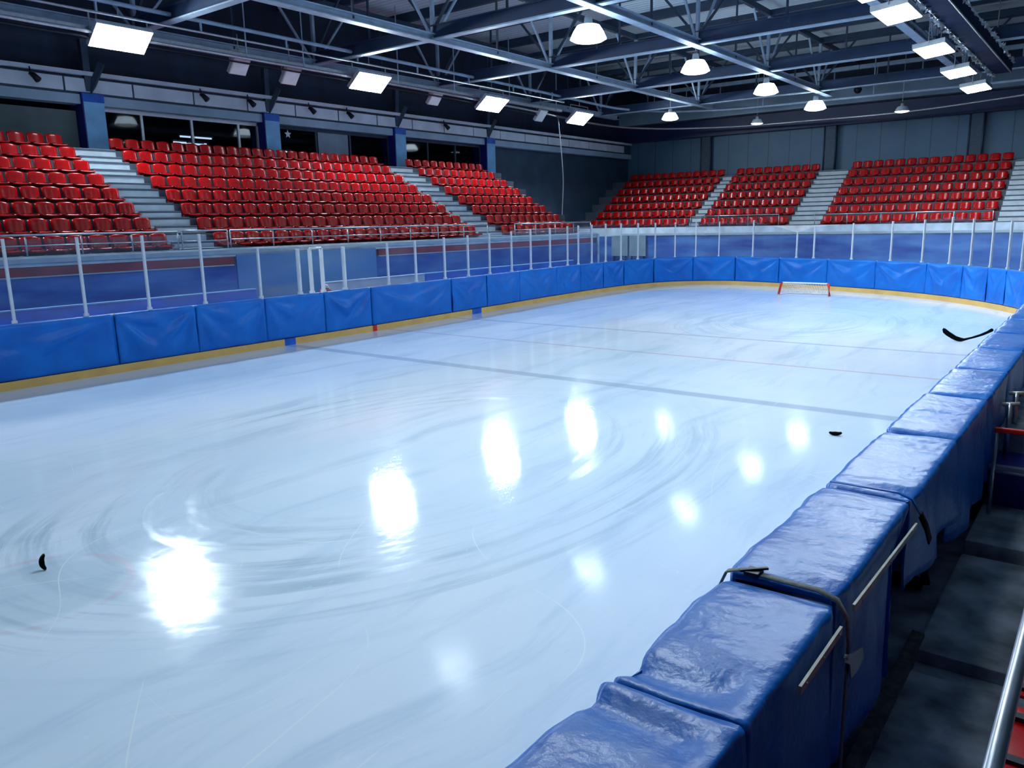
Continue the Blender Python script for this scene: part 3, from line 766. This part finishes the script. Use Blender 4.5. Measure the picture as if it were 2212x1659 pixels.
# rooms behind the windows
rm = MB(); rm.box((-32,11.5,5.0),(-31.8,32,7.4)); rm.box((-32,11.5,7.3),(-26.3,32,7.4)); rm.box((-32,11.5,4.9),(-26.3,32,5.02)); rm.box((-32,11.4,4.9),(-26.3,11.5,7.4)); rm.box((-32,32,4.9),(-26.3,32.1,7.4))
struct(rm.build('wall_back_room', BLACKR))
for i, (ya, yb, ms) in enumerate(((12.63,18.42,(14.0,15.77,17.6)),(19.08,25.02,(21.1,22.85)),(25.68,31.27,(27.5,29.4)))):
    wn = MB(); wn.box((-25.95,ya,6.6),(-25.85,yb,6.72)); wn.box((-25.95,ya,5.3),(-25.85,yb,5.36)); wn.box((-25.95,ya,5.3),(-25.85,ya+.05,6.72)); wn.box((-25.95,yb-.05,5.3),(-25.85,yb,6.72))
    wo = struct(wn.build(f'window_{i+1}', ALU if i == 0 else TRUSSD))
    for yy in ms: q = MB().box((-25.94,yy-.04,5.36),(-25.86,yy+.04,6.6)).build('mullion', ALU if i == 0 else TRUSSD); q.parent = wo
    q = MB().box((-25.915,ya+.05,5.36),(-25.90,yb-.05,6.6)).build('glazing', WGLASS); q.parent = wo
    if i == 1:
        q = MB().box((-25.899,21.2,5.4),(-25.88,22.75,6.6)).build('blind', BLIND); q.parent = wo
# fluorescent tubes in the dark room
for i, (x_, y_, z_, l_) in enumerate(((-28.5,17.5,6.35,1.3),(-29.6,17.9,6.25,1.4),(-27.6,16.9,6.0,.55),(-28.0,21.2,6.0,.5))):
    e = empty('tube_light', (x_,y_,z_)); tag(e, ['topmost lit tube light behind the first window','long lit tube light just under the topmost one','short lowest lit tube light behind the first window','short lit tube light behind the second window'][i], 'lamp', 'tube lights behind the windows')
    lp(e, MB().tube([(x_,y_-l_/2,z_),(x_,y_+l_/2,z_)], .03), 'tube', TUBEL); lp(e, MB().box((x_-.06,y_-l_/2-.04,z_+.03),(x_+.06,y_+l_/2+.04,z_+.09)), 'casing', HOUS)
    lp(e, MB().tube([(x_,y_,z_+.08),(x_,y_,7.3)], .008, 6), 'cord', DARKM)
# star decoration on the second window
sm_ = []
for k in range(10):
    a_ = PI/2+k*PI/5; r__ = .16 if k % 2 == 0 else .07; sm_.append((19.75+r__*math.cos(a_), 6.42+r__*math.sin(a_)))
tag(MB().prism(sm_, 'x', -25.88, -25.86).build('star_ornament', WHITEP), 'white star ornament hung on the second window', 'ornament')
# small clip spotlights hanging off the fascia pipe
for i, (y, dz) in enumerate(((8.2,0),(10.6,0),(15.95,-.05),(17.8,-.1),(20.5,0),(22.4,-.05),(28.2,0))):
    e = empty('clip_spotlight', (-25.42,y,7.5)); tag(e, f'small dark spotlight clipped to the fascia ledge, {ORD[i]} from the photo\'s left', 'spotlight', 'dark spotlights on the fascia ledge')
    lp(e, MB().tube([(-25.45,y,7.6),(-25.4,y,7.4)], .02, 8), 'clamp', DARKM)
    cb = MB(); cb.tube([(-25.42,y-.03,7.42),(-25.36,y+.05,7.36),(-25.25,y+.12,7.22)], [.05,.08,.1], 10); lp(e, cb, 'head', DARKM)

# ------------------------------------------------------------------ end wall
def panel_wall():
    m, nt, N, L = newmat('grey_end_wall'); out = N.new('ShaderNodeOutputMaterial'); p = N.new('ShaderNodeBsdfPrincipled'); L.new(p.outputs[0], out.inputs[0])
    geo = N.new('ShaderNodeNewGeometry'); sp2 = N.new('ShaderNodeSeparateXYZ'); L.new(geo.outputs['Position'], sp2.inputs[0])
    mt = N.new('ShaderNodeMath'); mt.operation = 'PINGPONG'; mt.inputs[1].default_value = .6; L.new(sp2.outputs[0], mt.inputs[0])
    mr = N.new('ShaderNodeMapRange'); mr.inputs[1].default_value = 0; mr.inputs[2].default_value = .03; L.new(mt.outputs[0], mr.inputs[0])
    nz = N.new('ShaderNodeTexNoise'); nz.inputs['Scale'].default_value = .8; L.new(geo.outputs['Position'], nz.inputs['Vector'])
    m1 = N.new('ShaderNodeMix'); m1.data_type = 'RGBA'; m1.inputs[6].default_value = (*lin((62,94,122)),1); m1.inputs[7].default_value = (*lin((82,114,142)),1); L.new(nz.outputs[0], m1.inputs[0])
    m2 = N.new('ShaderNodeMix'); m2.data_type = 'RGBA'; m2.inputs[6].default_value = (*lin((44,62,82)),1); L.new(m1.outputs[2], m2.inputs[7]); L.new(mr.outputs[0], m2.inputs[0])
    L.new(m2.outputs[2], p.inputs['Base Color']); p.inputs['Roughness'].default_value = .55; return m
struct(MB().box((-26.3,46.3,0),(6,46.6,7.8)).build('wall_end', panel_wall()))
struct(MB().box((-26.3,46.1,7.75),(6,46.6,12)).build('wall_end', WALLDK))
struct(MB().box((-26,45.7,7.7),(6,46.1,8.62)).build('trim_4', mat('navy_fascia',(10,32,78),.5,0,.15,1)))
struct(MB().box((-26,45.2,8.68),(6,46.1,9.42)).build('trim_5', mat('grey_catwalk_fascia',(122,146,166),.5,0,.1,.7)))
for x_, lab in ((-13.3,0),(-6.35,1),(-20.5,2)):
    pp = MB(); pp.box((x_-.28,46.0,5.2),(x_+.28,46.3,7.75)); pil = struct(pp.build('pillar', mat('grey_pillar',(56,78,100),.6,0,.1) if lab != 2 else TRUSSD))
    for dx in (-.3,.3): q = MB().tube([(x_+dx,46.0,5.3),(x_+dx,46.0,7.75)],.045).build('conduit', TRUSSD); q.parent = pil
cat = empty('catwalk_railing', (-13,45.1,9.42)); tag(cat, 'grey catwalk railing high along the far end wall', 'railing')
lp(cat, MB().tube([(-24,45.1,9.85),(5,45.1,9.85)],.035), 'mid_rail', TRUSS); lp(cat, MB().box((-24,45.02,10.3),(5,45.18,10.5)), 'top_rail', TRUSS)
for k in range(14): lp(cat, MB().tube([(-23.5+2.1*k,45.1,9.4),(-23.5+2.1*k,45.1,10.35)],.035), 'post', TRUSS)
e = empty('hanging_speaker', (-11.5,44.0,9.15)); tag(e, 'dark round speaker ball hanging before the far catwalk', 'speaker')
sph = MB(); sph.lathe([(.001,-.2),(.1,-.175),(.17,-.1),(.2,0),(.17,.1),(.1,.175),(.001,.2)], 16, (-11.5,44,9.15)); lp(e, sph, 'ball', DARKM); lp(e, MB().tube([(-11.5,44,9.35),(-11.5,44,10.6)],.012,6), 'cord', DARKM)

# ------------------------------------------------------------------ roof: deck, purlins, two-way truss grid
ceil = struct(MB().box((-26.3,-6,11.3),(8,47,11.5)).build('ceiling', DECK))
for k in range(14):
    y = 1.5 + k*3.3
    q = MB().box((-26,y-.09,10.95),(8,y+.09,11.3)).build('purlin', TRUSSD); q.parent = ceil
ZB, ZT = 8.62, 10.75
GX = [-24.0,-18.15,-12.15,-6.15]; GY = [13.1,19.75,26.35,33.0,39.7]
def ibeam(mb, p, q, w_, h_, t=.03):
    """I-section: bottom flange at the axis, web above it, top flange"""
    p = Vector(p); q = Vector(q)
    mb.bar(p, q, w_, t); mb.bar(p+Vector((0,0,h_/2)), q+Vector((0,0,h_/2)), t, h_); mb.bar(p+Vector((0,0,h_)), q+Vector((0,0,h_)), w_, t)
names_y = ['roof truss running down the rink over the left wall','roof truss running down the rink, nearest the left lamps','roof truss running down the rink that carries the dome lamps','roof truss running down the rink beside the black box truss']
for i, x in enumerate(GX):
    t = empty('roof_truss', (x, 20, ZB)); tag(t, 'grey steel ' + names_y[i], 'roof truss')
    mb = MB(); ibeam(mb, (x,-2,ZB),(x,41.5,ZB), .3, .2); lp(t, mb, 'bottom_chord', TRUSS)
    lp(t, MB().box((x-.08,-2,ZT),(x+.08,46,ZT+.2)), 'top_chord', TRUSSD)
    for j, y in enumerate(GY):
        lp(t, MB().bar((x,y,ZB+.1),(x,y,ZT),.11,.11,(0,1,0)), 'upright', TRUSS)
        for dy in (-1.7,1.7):
            lp(t, MB().bar((x,y+dy*.06,ZB+.15),(x,y+dy,ZT),.07,.07), 'diagonal', TRUSS)
        if j < len(GY)-1: lp(t, MB().bar((x,(y+GY[j+1])/2,ZB+.1),(x,(y+GY[j+1])/2,ZT),.06,.06,(0,1,0)), 'strut', TRUSSD)
ordy = ['nearest the camera at upper left','passing over the nearest dome lamp','passing over the second dome lamp','passing over the third dome lamp','farthest before the end wall']
for j, y in enumerate(GY):
    t = empty('cross_truss', (-12, y, ZB)); tag(t, f'grey steel roof truss spanning across the rink, {ordy[j]}', 'roof truss')
    lp(t, MB().box((-24.2,y-.13,ZB+.03),(2.5,y+.13,ZB+.07)), 'bottom_flange', TRUSS)
    mb = MB(); mb.box((-24.2,y-.02,ZB+.07),(2.5,y+.02,ZB+.44)); mb.box((-24.2,y-.11,ZB+.44),(2.5,y+.11,ZB+.47)); lp(t, mb, 'web', WEBD)
    lp(t, MB().box((-25.9,y-.08,ZT+.02),(6,y+.08,ZT+.22)), 'top_chord', TRUSSD)
    for i, x in enumerate(GX):
        for dx in (-1.6,1.6): lp(t, MB().bar((x+dx*.06,y,ZB+.4),(x+dx,y,ZT),.07,.07), 'diagonal', TRUSSD)
        if i < len(GX)-1: lp(t, MB().bar(((x+GX[i+1])/2,y,ZB+.4),((x+GX[i+1])/2,y,ZT),.06,.06,(0,1,0)), 'strut', TRUSSD)

# ------------------------------------------------------------------ lighting rails over the left stand, curving round the far end
def smooth(pts, n=8):
    P = [Vector(p) for p in pts]; P = [2*P[0]-P[1]]+P+[2*P[-1]-P[-2]]; o = []
    for i in range(1, len(P)-2):
        a_, b_, c_, d_ = P[i-1:i+3]
        for k in range(n):
            t = k/n; o.append(.5*((2*b_)+(c_-a_)*t+(2*a_-5*b_+4*c_-d_)*t*t+(3*b_-a_-3*c_+d_)*t**3))
    o.append(P[-2]); return o
lowp = smooth([(-22.35,-1,8.12),(-22.35,10,8.12),(-22.4,22,8.1),(-22.6,30,8.05),(-23.0,35.5,8.0),(-23.0,38.3,7.98),(-22.6,40.4,7.97),(-21.5,42.2,7.96),(-20.2,43.2,7.95),(-17.7,44.0,7.9),(-14.7,43.9,7.85),(-9.1,43.4,7.78),(-4.2,43.0,7.99),(0,42.6,8.2)])
upp = smooth([(-22.0,-1,8.86),(-22.0,10,8.86),(-22.0,22,8.84),(-22.1,30,8.82),(-22.3,36,8.8),(-22.3,39.2,8.82),(-21.3,42,8.85),(-19.3,43.0,8.8),(-17.2,43.1,8.72),(-12.4,43,8.66),(-6.3,42.9,8.62),(-1,42.6,8.6)])
rail = empty('lighting_rail', (-22.4,20,8.1)); tag(rail, 'low pipe rail carrying the left floodlights and curving round the far end', 'lighting rail')
lp(rail, MB().tube(lowp, .05), 'pipe', STEEL)
lp(rail, MB().tube([(p.x-.12,p.y,p.z-.12) for p in lowp if p.y < 33 and p.x < -21], .03), 'cable', DARKM)
lp(rail, MB().box((-22.62,-1,8.17),(-22.45,33.5,8.27)), 'cable_tray', STEEL)
for y in (7.5,11.2,15.8,18.0,22.4,25.6,29.3,33.0): lp(rail, MB().tube([(-22.45,y,8.15),(-22.45,y,10.9)], .022, 6), 'hanger', TRUSS)
rail2 = empty('lighting_rail', (-22.0,20,8.86)); tag(rail2, 'upper pipe rail above the left floodlights, curving under the catwalk', 'lighting rail')
lp(rail2, MB().tube(upp, .06), 'pipe', TRUSS)
lp(rail2, MB().tube([(-22.0,-1,8.55),(-22.0,33,8.52)], .035), 'lower_pipe', STEEL)
for y in range(2,34,3): lp(rail2, MB().bar((-22.0,y,8.53),(-22.0,y,8.85),.05,.05,(0,1,0)), 'spacer', TRUSS)
for x_ in (-16,-10.5,-5.5): lp(rail2, MB().tube([(x_,43,8.7),(x_,43,10.9)], .03, 6), 'hanger', TRUSS)
e = empty('drop_cable', (-22.9,33.9,2.4)); tag(e, 'thin pale cable hanging from the rail to the left stand corner', 'cable')
lp(e, MB().tube(smooth([(-22.9,33.8,8.0),(-22.8,33.9,6.5),(-22.75,34,5),(-22.82,34,3.5),(-22.9,34,2.45)],6), .03, 6), 'line', STEEL)
lp(e, MB().tube([(-22.9,34,0),(-22.9,34,2.6)], .06, 8), 'anchor_post', TRUSSD)

# ------------------------------------------------------------------ floodlights
def flood(name, c, ydir, tilt, wd, hg, lens, lab, grp, sgn):
    """box floodlight: c = centre of lens, tilt = angle of lens below vertical, sgn=+1 faces +x"""
    e = empty(name, c); tag(e, lab, 'floodlight', grp)
    R = Matrix.Rotation(0, 4, 'Z')
    n = Vector((sgn*math.cos(tilt), 0, -math.sin(tilt))); v = Vector((sgn*math.sin(tilt), 0, math.cos(tilt))); y = Vector((0,1,0)); C0 = Vector(c)
    def quadbox(hw, hh, d0, d1):
        mb = MB(); vs = [C0 + y*sy*hw + v*sv*hh + n*d for d in (d0,d1) for sy, sv in ((-1,-1),(1,-1),(1,1),(-1,1))]
        return mb.add(vs, [(0,1,2,3),(7,6,5,4),(0,4,5,1),(1,5,6,2),(2,6,7,3),(3,7,4,0)])
    lp(e, quadbox(wd/2+.03, hg/2+.03, -.16, -.012), 'housing', HOUS, bevel=.01)
    lp(e, quadbox(wd/2, hg/2, -.012, .004), 'lens', lens)
    br = MB(); top = C0 + v*(hg/2) - n*.08
    for sy in (-1,1):
        br.bar(C0 + y*sy*(wd/2+.05) - n*.08, C0 + y*sy*(wd/2+.05) - n*.08 + Vector((0,0,hg*.75)), .04, .02, (1,0,0))
    br.bar(C0 + y*(wd/2+.05) - n*.08 + Vector((0,0,hg*.75)), C0 - y*(wd/2+.05) - n*.08 + Vector((0,0,hg*.75)), .05, .03)
    lp(e, br, 'yoke', STEEL)
    tz = C0.z+hg*.75
    lp(e, MB().tube([C0 - n*.08 + Vector((0,0,hg*.7)), Vector((C0.x-n.x*.08, C0.y, max(tz+.1, 8.9 if sgn > 0 else 8.25)))], .02, 6), 'hanger', STEEL)
    return e
UNLIT = mat('unlit_lens', (244,252,255), .35, 0, .05, 3)
lampL = [(-22.3,11.75,8.03),(-22.25,20.8,7.97),(-22.25,27.85,7.92),(-22.3,34.9,7.95)]
ol = ['nearest lit floodlight on the left lighting rail, the biggest','second lit floodlight on the left lighting rail','third lit floodlight on the left lighting rail','fourth and farthest lit floodlight on the left lighting rail']
for c, lab in zip(lampL, ol): flood('floodlight', c, 0, math.radians(52), 1.5, .74, LED, lab, 'lit floodlights', 1)
lampR = [(-5.25,23.3,7.93),(-5.18,28.0,7.74),(-5.18,32.5,7.68),(-5.18,36.5,7.62)]
orr = ['nearest and biggest lit floodlight under the black box truss','second lit floodlight under the black box truss','third lit floodlight under the black box truss','farthest lit floodlight under the black box truss']
for c, lab in zip(lampR, orr): flood('floodlight', c, 0, math.radians(96), 1.72, .82, LEDR, lab, 'lit floodlights', -1)
for i, (y, z) in enumerate(((15.75,7.93),(17.7,7.86),(24.8,7.9),(32.2,7.88))):
    flood('floodlight', (-22.75,y,z), 0, math.radians(40), .55, .55, UNLIT, ['first unlit white floodlight right of the nearest lit one','second unlit white floodlight, paired just after the first','unlit white floodlight between the second and third lit ones','smallest unlit white floodlight between the third and fourth lit ones'][i], 'unlit floodlights on the left rail', 1)
# the left and box-truss rows go on behind the photographer
for y in (3.5,-3.5): flood('floodlight', (-22.3,y,8.03), 0, math.radians(52), 1.5, .74, LED, 'lit floodlight of the left rail behind the frame\'s left edge', 'lit floodlights outside the frame', 1)
for y in (3.5,10.5): flood('floodlight', (-3.2,y,7.9), 0, math.radians(96), 1.4, .7, LED_FILL, 'added fill floodlight above the near boards, lighting the walkway', 'lit floodlights outside the frame', -1)  # added unseen row that brightens the walkway behind the near boards
for y in (20.5,14,7.5): flood('floodlight', (-5.2,y,7.95), 0, math.radians(96), 1.72, .82, LEDR, 'lit floodlight under the black truss above the frame', 'lit floodlights outside the frame', -1)

# ------------------------------------------------------------------ dome lamps
def dome(c, r, lab, grp, top, strong=True):
    e = empty('dome_lamp', c); tag(e, lab, 'dome lamp', grp); x, y, z = c
    lp(e, MB().lathe([(r*.62,.42*r),(r*.82,.12*r),(r,-.26*r)], 28, c), 'reflector', DOMESIDE if strong else HOUS)
    lp(e, MB().lathe([(r*.99,-.26*r),(r*.8,-.37*r),(r*.4,-.44*r),(.001,-.46*r)], 28, c), 'diffuser', DOME)
    lp(e, MB().lathe([(.001,.9*r),(r*.2,.88*r),(r*.26,.5*r),(r*.6,.42*r)], 20, c), 'ballast_housing', HOUS)
    lp(e, MB().tube([(x,y,z+1.1*r),(x,y,top)], .015, 6), 'hanger', STEEL)
    return e
dl = [((-12.72,20.35,8.12),.52,'nearest and biggest dome lamp under the middle truss'),((-12.5,27.0,8.08),.5,'second dome lamp along the middle truss'),
      ((-12.45,33.75,8.1),.5,'third dome lamp along the middle truss'),((-12.4,40.2,8.08),.5,'fourth dome lamp along the middle truss, beyond its end')]
for c, r, lab in dl: dome(c, r, lab, 'lit dome lamps under the middle truss', 8.7)
for y in (13.4,6.9): dome((-12.4,y,8.1), .5, 'lit dome lamp of the middle truss above the frame', 'lit dome lamps outside the frame', 8.7)
for c, r, lab in (((-18.9,38.0,8.0),.42,'dome lamp hanging alone in the far left corner'),((-15.6,41.2,7.72),.3,'small pendant dome lamp left on the far curved rail'),((-8.9,41.8,7.72),.32,'small pendant dome lamp right on the far curved rail')):
    dome(c, r, lab, 'lit pendant dome lamps at the far end', 10.9, r > .4)

# ------------------------------------------------------------------ black draped box truss with tinsel
bt = empty('box_truss', (-4.45,26,8.4)); tag(bt, 'black draped box truss with silver tinsel, upper right', 'box truss')
dr = MB(); xs0, xs1 = -4.74, -4.13
rows = []
for k in range(80):
    y = 4 + k*(37.2-4)/79; wob = lambda q: .03*noise.noise((q, y*1.6, 2))
    rows.append([(xs0+wob(1),y,8.19+wob(2)),(xs0+wob(3),y,8.58+wob(9)),(xs1+wob(4),y,8.60+wob(5)),(xs1+wob(6),y,8.19+wob(7)),(xs0+wob(1),y,8.19+wob(2))])
dr.grid(rows, False); lp(bt, dr, 'drape', BLACKF)
for x_, z_ in ((xs0,8.17),(xs1,8.17),(xs0,8.58),(xs1,8.60)): lp(bt, MB().tube([(x_,3.9,z_),(x_,37.4,z_)], .028), 'chord', STEEL)
def tinsel(x_, z_, dens, sc):
    mb = MB(); rnd = random.Random(int(x_*100))
    for k in range(int(38*dens)):
        y = 5 + rnd.random()*32.3; c = Vector((x_+rnd.uniform(-.05,.05), y, z_+rnd.uniform(-.06,.05))); s = sc*rnd.uniform(.4,1.3)
        d = Vector((rnd.uniform(-1,1), rnd.uniform(-1,1), rnd.uniform(-1,1))).normalized()*s; e_ = d.orthogonal().normalized()*s*.5
        f_ = d.cross(e_).normalized()*s*.2
        mb.add([c-d, c+e_, c+d, c-e_, c+f_, c-f_], [(0,1,4),(1,2,4),(2,3,4),(3,0,4),(1,0,5),(2,1,5),(3,2,5),(0,3,5)])
    return mb
tn = lp(bt, tinsel(xs0-.02, 8.17, 14, .12), 'tinsel', TINSEL); tag(tn, 'silver tinsel along the lower edge', None, None, 'stuff')
tn = lp(bt, tinsel(xs1+.02, 8.58, 10, .10), 'tinsel', TINSEL); tag(tn, 'sparser silver tinsel along the upper edge', None, None, 'stuff')
for y in (8,14,21,28,35): lp(bt, MB().tube([(-4.45,y,8.6),(-4.45,y,10.9)], .02, 6), 'hanger', STEEL)

# ------------------------------------------------------------------ goal, stick and the two small black pieces on the ice
g = empty('hockey_goal', (-9.3,29.95,0)); tag(g, 'low hockey goal with red posts and white net at the far end', 'goal')
xl, xr, yg = -10.21, -8.39, 29.95
lp(g, MB().tube([(xl-.04,yg+.05,.03),(xl+.02,yg+.1,.42),(xl+.06,yg+.14,.47)], .045, 10), 'post', REDN)
lp(g, MB().tube([(xr+.04,yg-.05,.03),(xr-.02,yg,.42),(xr-.06,yg+.06,.47)], .045, 10), 'post', REDN)
lp(g, MB().tube([(xl+.05,yg+.14,.47),(xr-.05,yg+.06,.47)], .03, 8), 'crossbar', NETM)
lp(g, MB().tube([(xl-.04,yg+.05,.03),(xl+.15,yg+.75,.03),(xr-.15,yg+.7,.03),(xr+.04,yg-.05,.03)], .02, 8), 'base_frame', NETM)
net = MB()
for k in range(19):
    t = k/18; net.tube([(xl+.06+(xr-xl-.12)*t,yg+.12,.46),(xl+.15+(xr-xl-.3)*t,yg+.74,.04)], .007, 4)
for k in range(1,6):
    t = k/6; net.tube([(xl+.06+.09*t,yg+.13+.61*t,.46-.42*t),(xr-.06-.09*t,yg+.08+.62*t,.46-.42*t)], .007, 4)
lp(g, net, 'net', NETM)

def upright_shape(name, base, outline, thick, lab, cat, m):
    """flat-bladed black piece standing on the ice, outline in metres across/up, facing the near boards"""
    d = Vector((base[0], base[1], 0)).normalized(); side = Vector((d.y, -d.x, 0))
    mb = MB(); n = len(outline); B = Vector(base)
    fr = [B + side*u + Vector((0,0,v)) - d*thick/2 for u, v in outline]; bk = [p + d*thick for p in fr]
    mb.add(fr+bk, [tuple(range(n)), tuple(range(2*n-1,n-1,-1))] + [(i,n+i,n+(i+1)%n,(i+1)%n) for i in range(n)])
    return tag(mb.build(name, m, bevel=min(.012, thick*.25)), lab, cat)
k = 21.0/F_PX*1.0      # metres per photo pixel at the stick
def px(pts, ox, oy, s): return [((x-ox)*s, (oy-y)*s) for x, y in pts]
s21 = proj((-2.75,20.6,0))[2]/F_PX
blade = [(2039,714),(2041,711),(2045,712),(2054,719),(2066,727),(2076,730.5),(2082,731.5),(2095,727.5),(2110,721),(2122,714),(2130,707.5),(2132.5,708),(2134.5,711.5),(2133,714),(2118,722.5),(2103,729),(2090,733.5),(2079,738),(2073,738.6),(2067,737.5),(2058,733.5),(2047,726.5),(2041,721)]
upright_shape('hockey_stick', (-2.785,20.55,0), px(blade, 2073, 738.6, s21), .05, 'black bent hockey stick piece on the ice near the right boards', 'hockey stick', RUBBER)
def crescent(n, R, a0, a1, w_):
    o = []
    for i in range(n+1):
        a = a0+(a1-a0)*i/n; o.append((R*math.cos(a), R*math.sin(a)))
    for i in range(n+1):
        t = 1-i/n; a = a0+(a1-a0)*t; q = R-w_*(.45+.55*math.sin(PI*t)); o.append((q*math.cos(a), q*math.sin(a)))
    return o
s10 = proj((-2.8,10.8,0))[2]/F_PX
c1 = crescent(14, 19*s10, -2.36, -.72, 8.5*s10); mz = min(v for u, v in c1)
upright_shape('rubber_crescent', (-2.82,10.75,0), [(u, v-mz) for u, v in c1], .04, 'small black smile-shaped crescent on the ice below the dark line', 'rubber piece', RUBBER)
s8 = proj((-7.2,2.6,0))[2]/F_PX
c2 = crescent(14, 21*s8, 2.02, 4.22, 11*s8); mz = min(v for u, v in c2); mu = [u for u, v in c2 if v == mz][0]
upright_shape('rubber_crescent', (-7.22,2.58,0), [(u-mu, v-mz) for u, v in c2], .05, 'small black upright crescent on the ice at the lower left', 'rubber piece', RUBBER)
